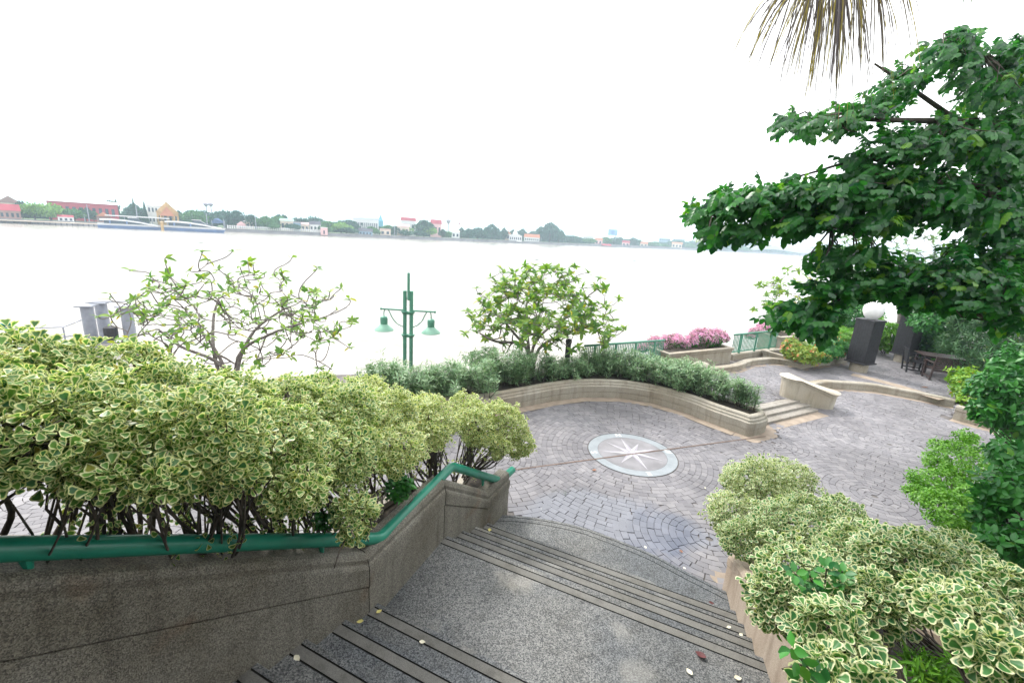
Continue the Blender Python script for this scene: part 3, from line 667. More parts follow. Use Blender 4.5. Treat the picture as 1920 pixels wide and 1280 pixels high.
def oval(w=.3, droop=.15, n=4, fold=.06):
    V = []; E = []
    for i in range(n+1):
        t = i/n; ww = w*math.sin(PI*min(.97, max(.05, t))**.85); z = -droop*t*t
        V += [(-ww, t, z+fold*ww/w), (0, t, z-.01), (ww, t, z+fold*ww/w)]; E += [1, 0, 1]
    F_ = []
    for i in range(n):
        a = i*3; F_ += [(a, a+1, a+4, a+3), (a+1, a+2, a+5, a+4)]
    return T(V, F_, E)
FAN, FANL, OVAL, OVALS, NARROW = fanleaf(), fanlow(), oval(.27, .2, 4), oval(.28, .15, 2), oval(.09, .2, 2, .02)
FRANL = oval(.235, .28, 4, .05)
def compound(npair=4, L=1.0, lw=.30, ll=.36):
    """pinnate leaf along +y with hanging leaflets"""
    V, Fc, E = [], [], []
    b = oval(.5*lw/ll*1.0, .2, 3, .08)
    def put(o, ang, pitch, s):
        ca, sa = math.cos(ang), math.sin(ang); cp, sp = math.cos(pitch), math.sin(pitch); k = len(V)
        for x, y, z in b[0]*s:
            y2 = y*cp+z*sp; z2 = -y*sp+z*cp
            V.append((x*ca+y2*sa+o[0], -x*sa+y2*ca+o[1], z2+o[2]))
        Fc.extend((b[1]+k).tolist()); E.extend(b[2].tolist())
    for i in range(npair):
        t = .15+.75*i/(npair-1) if npair > 1 else .5; z = -.12*t*t
        for s in (-1, 1): put((0.01*s, t*L, z), s*(1.15-.25*t), .55, ll*(1.05-.25*abs(t-.5)))
    put((0, L, -.14), 0, .35, ll*1.05)
    k = len(V); V += [(-.008, 0, 0), (.008, 0, 0), (.006, L, -.12), (-.006, L, -.12)]; Fc.append((k, k+1, k+2, k+3)); E += [0]*4
    return T(V, Fc, E)
COMP = compound()
def blobsurf(blobs, dens, rmin=.72, inner=.12):
    """points and outward directions on the skin of a union of balls; dens = points per m2"""
    C, D = [], []
    B = [(np.array(b[:3], float), b[3], b[4] if len(b) > 4 else 1.0) for b in blobs]
    for i, (c, r, fz) in enumerate(B):
        n = max(3, int(dens*4*PI*r*r)); d = nrm(NR.normal(size=(n, 3)))
        lump = 1+.13*np.sin(d[:, 0]*5+i)+.10*np.sin(d[:, 1]*7+2*i)+.10*np.sin(d[:, 2]*6+i)
        rad = r*lump*NR.uniform(rmin, 1.0, n)**.6*(1+np.abs(NR.normal(size=n))*.07); m_ = NR.random(n) < inner; rad[m_] *= NR.uniform(.4, .8, m_.sum())
        p = c+d*rad[:, None]*np.array([1, 1, fz])
        ok = np.ones(n, bool)
        for j, (c2, r2, f2) in enumerate(B):
            if j != i: ok &= np.linalg.norm((p-c2)/np.array([1, 1, f2]), axis=1) > r2*.80
        C.append(p[ok]); D.append(d[ok])
    return np.concatenate(C), np.concatenate(D)
def rosettes(C, D, k, tilt, up=.5, jit=.5, spread=.015):
    """k leaves round every twig tip"""
    A = nrm(D+np.array([0, 0, up])+NR.normal(size=D.shape)*jit*.5); n = len(C)
    ref = nrm(np.cross(A, nrm(NR.normal(size=A.shape)))); oth = np.cross(A, ref)
    out = []
    for i in range(k):
        ph = 2*PI*i/k*1.0+NR.uniform(-.4, .4, n); el = tilt+NR.normal(size=n)*.28
        rad = ref*np.cos(ph)[:, None]+oth*np.sin(ph)[:, None]
        d = rad*np.cos(el)[:, None]+A*np.sin(el)[:, None]; nn = A*np.cos(el)[:, None]-rad*np.sin(el)[:, None]
        out.append((C+rad*spread+A*NR.uniform(-.03, .01, n)[:, None], d, nn))
    return tuple(np.concatenate([o[j] for o in out]) for j in range(3))
def twigs(mb, root, C, n, r0=.008, sag=0.0):
    idx = NR.choice(len(C), min(n, len(C)), replace=False)
    for i in idx:
        a = np.array(root); b = C[i]; m = (a+b)/2+NR.normal(size=3)*.05*np.linalg.norm(b-a); m[2] -= sag
        mb.tube([a, (a*2+m*2+b*0)/4+NR.normal(size=3)*.01, m, (m+b)/2, b], [r0*1.6, r0*1.3, r0, r0*.7, r0*.4], 5, cap=False)
def pxblob(u, v, rpx, d, fz=1.0): p = dep(u, v, d); return (p[0], p[1], p[2], rpx/F*d, fz)
def lumps(b, n=5, k=.55):
    """break a ball into a main ball and smaller ones on it"""
    out = [(b[0], b[1], b[2], b[3]*.80, b[4])]
    for i in range(n):
        d = nrm(NR.normal(size=3)); out.append((b[0]+d[0]*b[3]*.52, b[1]+d[1]*b[3]*.52, b[2]+d[2]*b[3]*.52*b[4], b[3]*k, b[4]))
    return out
# ------------------------------------------------------------------ variegated hedges
def varshrub(label, blobs, size, dens, base, mat=VAR, tmpl=None, stems=7, group=None, lean=.25, k=5, sprigs=0):
    t = thing('variegated_shrub', label, 'shrub', tuple(base), 0, group)
    BB = []
    for b in blobs: BB += lumps(pxblob(*b), 8, .42)
    C, D = blobsurf(BB, dens*.88, .42, .15)
    c, d, nn = rosettes(C, D, k, .5, .9, .5)
    s = size*NR.uniform(.45, 1.15, len(c))
    rn = np.clip(NR.random(len(c))*.5+np.repeat(NR.random(1), len(c))*.1+np.tile(NR.random(len(C)), k)*.45, 0, .97); rn[NR.random(len(c)) < .009] = 1
    leaves_obj('foliage', tmpl or FAN, c, d, nn, s, mat, t, rn)
    m = MB(); bx = np.array(base, float); low = [] if sprigs else None
    cen = np.array([b[:3] for b in BB[::9]])
    for i in range(stems):
        g = cen[R_.randrange(len(cen))]+np.clip(NR.normal(size=3)*.05, -.08, .06); a = bx+np.array([.46, .888, 0])*R_.uniform(-.45, .45)*1.0-np.array([.46, .888, 0])*.22+np.array([.88, -.47, 0])*R_.uniform(-.04, .08)
        mid = a*.45+g*.55+NR.normal(size=3)*.05; mid[2] -= .03
        pts = spline([a, a*.7+mid*.3+NR.normal(size=3)*.02, mid, g], 3); m.tube(pts, list(np.linspace(.013, .006, len(pts))*R_.uniform(.7, 1.4)), 6)
        if sprigs:
            for q in range(sprigs): low.append(np.array(pts[R_.randrange(4, 8)])+NR.normal(size=3)*np.array([.05, .05, .05]))
        for q in range(4):
            g2 = g+NR.normal(size=3)*.08; g2[2] = min(max(g2[2], g[2]-.06), g[2]+.05); j = R_.randrange(3, len(pts)); m.tube([pts[j], (pts[j]+g2)/2+NR.normal(size=3)*.02, g2], [.008, .006, .004], 5)
    m.build('stems', BARK, t, smooth=True)
    if low is not None:
        Cl = np.array(low); c, d, nn = rosettes(Cl, nrm(NR.normal(size=Cl.shape)+np.array([.3, -.3, .3])), k, .4, .5, .6); leaves_obj('low_leaves', tmpl or FAN, c, d, nn, size*NR.uniform(.5, 1.0, len(c)), mat, t)
    return t
def soilat(u_n, off=.62):   # point in the left planter bed: u_n = distance along the wall (n coordinate)
    p = cut(LW, u_n, -off); ns = [np.array(q).dot(nV) for q in LW]
    z = float(np.interp(u_n, ns, LZ)); return np.array([p[0], p[1], z-.12])
# left bed: soil and back kerb behind the wall
lb = thing('planter_bed', 'narrow soil bed behind the green handrail with its pale back kerb', 'planter', (-2.2, 4, 0))
bk = [tuple(np.array(LW[i])+np.array([-.88, .47])*.62) for i in range(5)]+[(-.55, 6.75)]
bz = [LZ[0]-.02, LZ[1]-.06, LZ[2]-.12, LZ[3]-.30, .60, .60]
m = MB(); V = []; 
for i in range(6):
    a = np.array(LW[i])+np.array([-.88, .47])*.15; b = np.array(bk[i]); V += [(a[0], a[1], LZ[i]-.14), (b[0], b[1], bz[i]-.08)]
m.add(V, [(2*i, 2*i+2, 2*i+3, 2*i+1) for i in range(5)]); m.build('soil', SOIL, lb)
MB().sweep(bk, lambda i: [(.05, -bz[i]-.1), (.05, 0), (-.06, 0), (-.07, -.02), (-.07, -bz[i]-.1)], zs=bz).build('back_kerb', CREAM, lb)
LH = [  # label, blobs, soil position, density
 ('variegated shrub filling the left edge of the photo behind the handrail', [(-60, 760, 150, 2.0, .9), (40, 700, 95, 2.5, .9), (-40, 880, 90, 1.9, .8), (60, 830, 110, 1.95, .8)], .55),
 ('variegated shrub second from the left edge, under the mooring piles', [(165, 715, 100, 2.7, .9), (190, 800, 125, 2.25, .9), (250, 690, 62, 2.95, .8), (170, 885, 75, 2.05, .7)], 1.35),
 ('variegated shrub whose rounded front hangs over the handrail left of centre', [(330, 750, 95, 2.9, .9), (375, 820, 120, 2.45, .95), (300, 890, 70, 2.2, .7), (440, 880, 60, 2.5, .8)], 2.2),
 ('variegated shrub below the bare frangipani with many dark slanting stems', [(450, 760, 85, 3.4, .9), (520, 830, 95, 3.1, .9), (560, 905, 70, 2.9, .8), (545, 745, 60, 3.8, .8)], 3.0),
 ('variegated shrub with a low branch drooping over the handrail bend', [(640, 770, 82, 4.0, .85), (600, 735, 50, 4.4, .8), (650, 850, 75, 3.6, .85), (670, 955, 44, 3.35, 1.0), (660, 985, 30, 3.25, 1.0)], 3.75),
 ('variegated shrub right of the drooping branch, left of the handrail peak', [(730, 775, 65, 4.8, .85), (745, 840, 62, 4.4, .8), (690, 735, 45, 5.2, .7)], 4.5),
 ('variegated shrub behind the handrail peak', [(812, 785, 52, 5.5, .85), (818, 812, 40, 5.3, .8), (790, 760, 36, 5.8, .7)], 5.1),
 ('pale variegated shrub above the short dip of the handrail', [(885, 785, 44, 6.2, .9), (895, 812, 36, 6.1, .9), (875, 762, 36, 6.5, .8)], 5.6),
 ('round variegated shrub ending the left hedge over the plaza', [(952, 795, 44, 6.6, 1.0), (970, 828, 34, 6.6, 1.0), (930, 775, 34, 6.7, .8), (935, 835, 30, 6.3, .8)], 5.85)]
for i, (lab, bl_, un) in enumerate(LH):
    near = i < 5
    varshrub(lab, bl_, .055 if i < 3 else .052, [360, 360, 370, 360, 350, 330, 330, 340, 360][i]*1.0, soilat(un), VAR, FAN if near else FANL, stems=24 if i < 5 else 14, sprigs=0 if i == 0 else 3 if i < 6 else 1)
RH = [
 ('variegated shrub ending the right hedge, rounded, standing over the plaza', [(1430, 905, 62, 6.0, .85), (1480, 900, 52, 6.4, .8), (1375, 960, 52, 5.6, .9), (1385, 900, 36, 6.2, .8)], (3.55, 4.7, .45)),
 ('variegated shrub second in the right hedge', [(1500, 985, 85, 4.6, .8), (1400, 1010, 50, 4.9, .8), (1570, 965, 50, 5.0, .7)], (3.3, 4.0, .8)),
 ('variegated shrub in the middle of the right hedge with a tuft of plain green leaves', [(1510, 1085, 95, 3.4, .85), (1610, 1040, 80, 3.9, .75), (1460, 1120, 62, 3.3, .9)], (3.3, 3.1, 1.2)),
 ('variegated shrub right of the green tuft', [(1700, 1050, 88, 3.5, .75), (1790, 1040, 62, 3.7, .7), (1640, 1130, 70, 2.9, .7)], (3.7, 2.7, 1.3)),
 ('variegated shrub with the largest leaves at the bottom edge, right of the stair wall', [(1560, 1190, 80, 2.5, .9), (1540, 1270, 60, 2.2, .9), (1640, 1270, 40, 2.1, .9)], (3.05, 2.3, 1.5)),
 ('variegated shrub in the bottom right corner with bare stems below', [(1820, 1150, 78, 2.4, .6), (1900, 1120, 70, 2.8, .7), (1880, 1230, 70, 2.0, .6), (1760, 1120, 50, 2.6, .7)], (3.2, 1.7, 1.6))]
for i, (lab, bl_, bs) in enumerate(RH):
    varshrub(lab, bl_, [.052, .054, .060, .060, .066, .068][i], [330, 310, 300, 290, 270, 250][i], bs, VAR2, FAN if i > 0 else FANL, stems=8)
gt = thing('green_shoot', 'tuft of plain glossy green leaves poking out of the right variegated hedge', 'plant', tuple(dep(1525, 1090, 3.0)))
C = np.array([dep(u, v, 2.95) for u, v in [(1490, 1075), (1520, 1085), (1550, 1065), (1575, 1090), (1535, 1110), (1505, 1095), (1560, 1115), (1580, 1070)]]); D = nrm(np.tile(nrm(-ray(1525, 1090)), (len(C), 1))+NR.normal(size=C.shape)*.4+np.array([0, 0, .6]))
leaves_obj('foliage', oval(.34, .1, 4), *rosettes(C, D, 6, .5, .3), .068, LIMEG if 'LIMEG' in globals() else MIDG, gt)
m = MB()
for c in C: m.tube([dep(1540, 1130, 3.3), (c+dep(1540, 1130, 3.3))/2+np.array([0, 0, .03]), c], [.008, .006, .004], 5)
m.build('stems', BARK, gt)
gt = thing('green_shoot', 'sprig of large plain green leaves beside the right stair wall at the bottom edge', 'plant', tuple(dep(1500, 1230, 2.1)))
C = np.array([dep(u, v, 2.0) for u, v in [(1480, 1215), (1500, 1240), (1525, 1262), (1500, 1275), (1545, 1285)]]); D = nrm(np.tile(nrm(-ray(1500, 1240)), (len(C), 1))+NR.normal(size=C.shape)*.4)
leaves_obj('foliage', oval(.36, .1, 4), *rosettes(C, D, 4, .4, .3), .062, MIDG, gt)
m = MB(); m.tube([dep(1560, 1300, 2.5), dep(1540, 1280, 2.2), dep(1485, 1215, 2.02)], [.008, .006, .004], 5); m.build('stems', BARK, gt)
# right planter soil and back kerb
rb = thing('planter_bed', 'dark soil bed behind the right stair wall under the variegated hedge', 'planter', (3.6, 3.2, 0))
ro = [tuple(np.array(p)+np.array([.93, -.2])*1.5) for p in RW]; ri = [tuple(np.array(p)+np.array([.95, -.28])*.12) for p in RW]
m = MB(); V = []
for i in range(len(RW)): V += [(*ri[i], RZ[i]-.12), (*ro[i], RZ[i]-.12)]
m.add(V, [(2*i, 2*i+1, 2*i+3, 2*i+2) for i in range(len(RW)-1)]); m.build('soil', SOIL, rb)
MB().sweep(list(reversed(ro))+[], lambda i: [(.05, -rz[i]-.1), (.05, -.05), (-.1, -.05), (-.1, -rz[i]-.1)], zs=rz).build('back_kerb', WALLR, rb)
m = MB(); e0, e1 = RW[-1], ro[-1]; m.sweep([e1, e0], [(.0, -.3), (.0, .5), (-.14, .5), (-.14, -.3)]); m.build('end_kerb', WALLR, rb)

# ------------------------------------------------------------------ generic shrubs
def shrub(name, label, cat, blobs, tmpl, size, dens, k, mat, base, tilt=.6, up=.5, flowers=None, group=None, stems=6, lump=True, rmin=.7, inner=.2, srf=.008):
    t = thing(name, label, cat, tuple(base), 0, group); BB = []
    for b in blobs: BB += lumps(pxblob(*b), 5) if lump else [pxblob(*b)]
    C, D = blobsurf(BB, dens, rmin, inner)
    c, d, nn = rosettes(C, D, k, tilt, up, .6); rn = np.clip(NR.random(len(c))*.55+np.tile(NR.random(len(C)), k)*.4, 0, .96); rn[NR.random(len(c)) < .01] = 1
    leaves_obj('foliage', tmpl, c, d, nn, size*NR.uniform(.65, 1.15, len(c)), mat, t, rn)
    if flowers:
        fm, fs, fn, fz = flowers; sel = NR.random(len(C)) < fn
        if fz: sel &= D[:, 2] > fz
        if sel.any():
            c, d, nn = rosettes(C[sel]+D[sel]*.02, D[sel], 5, .5, .3, .4); leaves_obj('flowers', oval(.33, .1, 2), c, d, nn, fs*NR.uniform(.7, 1.2, len(c)), fm, t)['kind'] = 'stuff'
    m = MB(); cen = np.array([b[:3] for b in BB])
    for i in range(stems):
        g = cen[i % len(cen)]+NR.normal(size=3)*.05; a = np.array(base)+NR.normal(size=3)*np.array([.08, .08, 0]); m.tube([a, (a+g)/2+NR.normal(size=3)*.04, g], [srf*2, srf*1.4, srf*.7], 6)
    m.build('stems', BARK, t, smooth=True); return t
shrub('lime_shrub', 'feathery bright lime-green shrub in front of the paving on the right', 'shrub', [(1755, 905, 46, 5.6, .7), (1790, 870, 50, 5.9, .7), (1730, 925, 30, 5.4, .6), (1845, 880, 60, 5.8, .8), (1790, 960, 55, 5.0, .6), (1850, 950, 50, 5.2, .8), (1860, 1040, 60, 5.2, .9), (1820, 1000, 45, 5.2, .8), (1775, 835, 24, 6.0, .6), (1720, 895, 22, 5.6, .5), (1810, 820, 22, 6.1, .6)], OVALS, .040, 300, 6, LIME, (5.8, 4.4, .1), .35, .3, stems=12, rmin=.4)
shrub('glossy_shrub', 'glossy dark green shrub at the right edge over the variegated hedge', 'shrub', [(1890, 915, 48, 4.1, .9), (1920, 860, 48, 4.5, .9), (1950, 990, 66, 3.9, .9), (1855, 960, 30, 4.2, .8), (1895, 1030, 44, 3.8, .9), (2040, 920, 90, 4.3, 1.0), (2000, 1100, 90, 3.9, 1.0), (1960, 1180, 70, 3.9, 1.0), (2120, 1040, 100, 4.3, 1.0)], OVAL, .085, 130, 5, MIDG, (4.9, 2.6, .3), .35, .3, stems=10, inner=.35)
shrub('glossy_shrub', 'glossy green branches reaching in at the right edge above the cream planter wall', 'shrub', [(1880, 730, 50, 7.5, .9), (1850, 775, 30, 7.3, .8), (1920, 690, 50, 7.8, .9), (1925, 780, 50, 7.2, .8), (1990, 760, 70, 7.6, 1.0), (2060, 850, 80, 7.6, 1.1), (2020, 900, 70, 7.4, 1.0)], OVAL, .13, 60, 5, MIDG, (10.2, 6.4, .1), .3, .3, stems=10, inner=.35)
shrub('yellow_green_shrub', 'yellow-green rounded shrub at the end of the curved kerb beside the brown chair', 'shrub', [(1822, 725, 34, 13.6, .9), (1805, 705, 24, 14.0, .9), (1830, 752, 30, 13.3, .8), (1855, 735, 30, 13.2, .9)], OVALS, .12, 60, 5, leafmat('yellow-green leaf', (.07, .26, .02), (.30, .46, .03), rough=.4, trans=.35, old_backlit=(.55, .3, .05)), tuple(at(1822, 768, .2)), .4, .4, stems=8)  # shrub leaves vary from green to yellow-green
shrub('bamboo', 'fine-leaved grey-green bamboo mass at the back right of the terrace', 'bamboo', [(1860, 660, 60, 15, 1.0), (1830, 610, 50, 15.5, 1.0), (1900, 610, 65, 14.5, 1.1), (1920, 690, 45, 14, 1), (1790, 640, 28, 16, .8), (1900, 560, 60, 15, 1), (1960, 620, 60, 14, 1)], NARROW, .20, 55, 6, BAMB, tuple(at(1860, 690, TZ)), .1, -.2, stems=16, inner=.35)
shrub('glossy_shrub', 'mid-green shrub spilling over the cream planter wall at the right edge', 'shrub', [(1900, 800, 34, 9.5, .8), (1940, 830, 50, 9.2, .9), (1875, 775, 26, 9.8, .8), (2000, 800, 60, 9.2, 1.0)], OVALS, .10, 90, 5, MIDG, (11.5, 8.6, .35), .35, .4, stems=8, inner=.3)
shrub('bright_shrub', 'bright green shrub behind the gap between the two black pillars', 'shrub', [(1655, 625, 30, 19.5, .8), (1640, 612, 22, 20, .8), (1672, 640, 22, 19.5, .8)], OVALS, .14, 50, 5, LIME, tuple(at(1655, 662, TZ)), .4, .5)
shrub('dark_shrub', 'dark palm-like shrub in deep shade behind the slatted armchair', 'shrub', [(1745, 640, 34, 18.5, .8), (1775, 655, 30, 18, .8), (1720, 625, 30, 19, .8)], NARROW, .35, 30, 6, DARK, tuple(at(1750, 682, TZ)), .3, .2)
shrub('green_shrub', 'leafy mid-green shrub under the big tree right of the farther pillar', 'shrub', [(1765, 600, 40, 17, .8), (1810, 590, 40, 16.5, .8), (1730, 595, 30, 18, .8)], OVALS, .16, 45, 5, MIDG, tuple(at(1790, 680, TZ)), .4, .3)
shrub('ixora_shrub', 'yellow-leaved shrub with red-orange flowers at the near corner of the low stone box', 'shrub', [(1498, 655, 26, 16.5, .8), (1515, 665, 24, 16, .8), (1485, 660, 16, 16.5, .8)], OVALS, .085, 150, 5, YELG, tuple(at(1510, 685, TZ)), .4, .5, (REDF, .07, .07, None))
shrub('ixora_shrub', 'dark green shrub with a few red flowers in the middle of the low stone box', 'shrub', [(1545, 655, 26, 16.8, .7), (1570, 650, 22, 17.2, .8), (1540, 668, 16, 16.4, .7)], OVALS, .085, 150, 5, MIDG, tuple(at(1550, 682, TZ)), .4, .5, (REDF, .06, .05, None))
shrub('ixora_shrub', 'yellow-green shrub in the low stone box against the nearer pillar', 'shrub', [(1590, 635, 26, 17.8, .8), (1575, 625, 20, 18.2, .8)], OVALS, .085, 150, 5, LIME, tuple(at(1585, 678, TZ)), .4, .5, (REDF, .06, .03, None))
shrub('tall_shrub', 'tall dark shrub between the nearer pillar and the red flowering box', 'shrub', [(1600, 590, 40, 21, .9), (1570, 600, 30, 21, .9), (1545, 625, 22, 20, .9)], OVALS, .13, 60, 5, MIDG, (14.0, 19.2, TZ), .4, .5)
def boug(label, blobs, base, mix=.5):
    t = thing('bougainvillea', label, 'flowering shrub', tuple(base)); BB = []
    for b in blobs: BB += lumps(pxblob(*b), 6, .5)
    C, D = blobsurf(BB, 330, .7, .15); sel = (D[:, 2] > -.15+NR.normal(size=len(D))*.3)
    c, d, nn = rosettes(C[sel], D[sel], 4, .5, .2, .7); leaves_obj('flowers', oval(.4, .05, 2), c, d, nn, .055*NR.uniform(.6, 1.2, len(c)), PINK, t)
    s2 = (~sel) | (NR.random(len(C)) < .22); c, d, nn = rosettes(C[s2], D[s2], 4, .5, .3, .7); leaves_obj('foliage', OVALS, c, d, nn, .06*NR.uniform(.6, 1.2, len(c)), MIDG, t)
    m = MB()
    for k in range(14):
        g = C[R_.randrange(len(C))]; a = np.array(base)+NR.normal(size=3)*np.array([.15, .1, 0]); m.tube([a, (a+g)/2+np.array([0, 0, .12])+NR.normal(size=3)*.03, g+nrm(g-a)*.12], [.014, .01, .004], 5)
    m.build('stems', BARK, t)
bz_ = TZ+.56
ca = sum(np.array(p) for p in BX1)/4
boug('pink bougainvillea on the left half of the tall stone box', [(1232, 647, 22, 16.2, .7), (1262, 640, 22, 16.4, .75), (1282, 646, 15, 16.4, .7), (1205, 652, 12, 16.1, .6)], (*(ca+np.array([-.7, -.2])), bz_))
boug('taller purple-pink bougainvillea on the right half of the tall stone box', [(1318, 633, 24, 16.6, .8), (1340, 632, 22, 16.8, .75), (1300, 640, 16, 16.5, .8), (1355, 632, 14, 16.9, .6)], (*(ca+np.array([.45, .2])), bz_))
boug('pale pink bougainvillea spilling over the far stone pier behind the rail', [(1438, 616, 18, 20.2, .7), (1420, 622, 16, 20, .6), (1462, 618, 16, 20.3, .7), (1405, 630, 10, 19.8, .5)], (*(sum(np.array(p) for p in BX5)/4), TZ+.68))
# ------------------------------------------------------------------ oleander row
def oleander(u, vt, vb, w, d, label, group=None, fl=.07, dens=1.0):
    d = at(u, float(np.interp(u, [700, 905, 1095, 1161, 1224, 1286, 1349, 1395, 1430], [800, 741, 706, 710, 722, 738, 756, 772, 785])), .5); d = proj(d)[2]+.42; vt += R_.uniform(-9, 6); pb = dep(u, vb, d); pt = dep(u, vt, d); h = pt[2]-(SOILZ-.02); b = np.array([pt[0], pt[1], SOILZ-.02])
    t = thing('oleander_shrub', label, 'shrub', tuple(b), 0, group); wm = w/F*d; C, D = [], []; m = MB(); n = max(6, int(50*wm*dens))
    for i in range(n):
        r = b+np.array([R_.uniform(-.55, .55)*wm, R_.gauss(0, .18), 0]); hh = h*R_.uniform(.55, 1.05); top = r+np.array([R_.gauss(0, .16)*wm, R_.gauss(0, .15), hh]); mid = (r+top)/2+NR.normal(size=3)*.04
        m.tube([r, mid, top], [.009, .007, .003], 4, cap=False)
        ts = np.linspace(.25, 1, max(5, int(hh/.05)))[:, None]; P = (1-ts)**2*r+2*ts*(1-ts)*mid+ts*ts*top; P = P+NR.normal(size=P.shape)*.04; C.append(P); D.append(np.tile(nrm(top-r), (len(P), 1)))
    C = np.concatenate(C); D = np.concatenate(D); c, dd, nn = rosettes(C, D, 5, .55, .5, .6)
    leaves_obj('foliage', NARROW, c, dd, nn, .15*NR.uniform(.6, 1.1, len(c)), OLEA, t); m.build('stems', BARK, t)
    sel = (C[:, 2] > b[2]+h*.45) & (NR.random(len(C)) < fl)
    if sel.any(): c, dd, nn = rosettes(C[sel], D[sel], 5, .5, .4, .3, .02); leaves_obj('flowers', oval(.36, .0, 2), c, dd, nn, .036, WHITEF, t)['kind'] = 'stuff'
og = 'oleander shrubs along the curved planter'
same = 'grey-green oleander shrub with small white flowers in the middle of the curved planter row'
oleander(690, 694, 720, 50, 11, 'pale low oleander left of the one with brown seed heads, above the variegated hedge', dens=1.2)
for i, (u, vt, d) in enumerate([(725, 690, 11.4), (775, 683, 11.7), (830, 678, 12.0), (890, 672, 12.2), (950, 668, 12.5), (1010, 665, 12.8), (1065, 666, 13.0), (1120, 664, 13.1), (1175, 662, 13.2), (1225, 668, 12.9), (1265, 678, 12.5), (1300, 690, 12.1)]):  # row
    lab = {0: 'leftmost oleander of the row, with dry brown seed heads, just left of the lamp post', 1: 'oleander in front of the lamp post base', 11: 'oleander in front of the pale stone ball near the right end of the row'}.get(i, same)
    oleander(u, vt, 720, 62, d, lab, og if lab == same else None, dens=1.15)
oleander(1345, 702, 740, 40, 11.7, 'thin open oleander third from the right end of the curved planter', dens=1.0)
oleander(1385, 705, 760, 20, 11.3, 'slender single-stemmed oleander second from the right tip of the curved planter', dens=1.4)
oleander(1412, 722, 768, 14, 11.0, 'smallest oleander sprig at the right tip of the curved planter', dens=1.6)
shrub('fern', 'fine bright green fern in the dark gap at the bottom right corner', 'fern', [(1740, 1262, 36, 2.6, .5), (1820, 1255, 40, 2.7, .5), (1890, 1270, 36, 2.6, .5)], NARROW, .10, 260, 6, LIME, tuple(dep(1800, 1300, 2.9)), .3, .6, stems=4, srf=.004)
shrub('low_weed', 'dull olive scrub behind the oleander row left of the frangipani', 'shrub', [(890, 670, 26, 13.6, .6), (915, 662, 22, 13.6, .6)], OVALS, .06, 120, 5, OLEA, tuple(dep(900, 690, 13.6)), .4, .4)
shrub('green_plant', 'glossy green ground plant growing between the hedge stems near the handrail', 'plant', [(745, 915, 26, 4.6, .7), (620, 965, 24, 3.7, .5)], OVAL, .07, 200, 5, MIDG, tuple(soilat(4.4)), .4, .4)
# ------------------------------------------------------------------ frangipani trees
def frangipani(label, base, tips, limbs, tr, mat_leaf, ls, k=7, barkm=None, twist=.5, dens=1.0):
    """tips: target points; every tip grows a curved branch from the nearest older node"""
    t = thing('frangipani_tree', label, 'tree', tuple(base)); m = MB(); nodes = []
    base = np.array(base, float)
    for L in limbs:
        P = spline([base]+[np.array(p) for p in L], 5); n = len(P); m.tube(P, list(np.linspace(tr, tr*.42, n)), 8)
        for i, p in enumerate(P):
            if i > n*.35: nodes.append((p, tr*(1-.58*i/n), nrm(P[min(i+1, n-1)]-P[max(i-1, 0)])))
    tips = sorted(tips, key=lambda p: np.linalg.norm(p-base)); ends = []
    for tp in tips:
        NP = np.array([q[0] for q in nodes]); dd = np.linalg.norm(NP-tp, axis=1)+np.maximum(0, .35-np.linalg.norm(NP-tp, axis=1))*3+NR.random(len(NP))*.25
        a, r, dr = nodes[int(dd.argmin())]; L = np.linalg.norm(tp-a)
        c1 = a+nrm(dr+NR.normal(size=3)*.5)*L*.4; c2 = tp+np.array([R_.gauss(0, twist*.35), R_.gauss(0, twist*.35), -R_.uniform(.15, .75)*min(1, twist*1.4)])*L*.5
        ts = np.linspace(0, 1, 9)[:, None]; P = (1-ts)**3*a+3*ts*(1-ts)**2*c1+3*ts*ts*(1-ts)*c2+ts**3*tp
        r1 = max(.011, min(r*.75, .035)); rr = np.linspace(r1, .0095, 9); m.tube(P, list(rr), 6)
        for i in range(2, 9, 2): nodes.append((P[i], rr[i], nrm(P[i]-P[i-1])))
        ends.append((P[-1], nrm(P[-1]-P[-2])))
    m.build('trunk', barkm or GBARK, t, smooth=True)
    C = np.array([e[0] for e in ends]); D = np.array([e[1] for e in ends]); c, d, nn = rosettes(C, D, k, .42, .3, .3, .01)
    keep = NR.random(len(c)) < dens; c, d, nn = c[keep], d[keep], nn[keep]
    leaves_obj('crown', FRANL, c, d, nn, ls*NR.uniform(.5, 1.15, len(c)), mat_leaf, t); return t
def crownpts(n, c, d, ru, rv, vlow=.2, cut=.45):
    out = []
    while len(out) < n:
        p = NR.normal(size=3); p /= np.linalg.norm(p); r = R_.uniform(cut, 1)**.6
        q = p*r
        if q[1] < -vlow and R_.random() < .8: continue
        out.append(dep(c[0], c[1], d)+np.array([q[0]*ru/F*d, q[2]*ru/F*d*.8, q[1]*rv/F*d]))
    return out
tips = [dep(u, v, 9.5+R_.uniform(-.8, .8)) for u, v in [(243, 505), (310, 483), (380, 470), (390, 487), (437, 470), (548, 482), (595, 503), (465, 490), (475, 495), (315, 515), (285, 545), (205, 560), (655, 560), (660, 600), (655, 650), (620, 690), (545, 668), (585, 655), (640, 540), (420, 575), (385, 530), (330, 545), (245, 565), (225, 590), (600, 690)]]
tips += crownpts(270, (440, 595), 9.5, 215, 100, .4, .3)
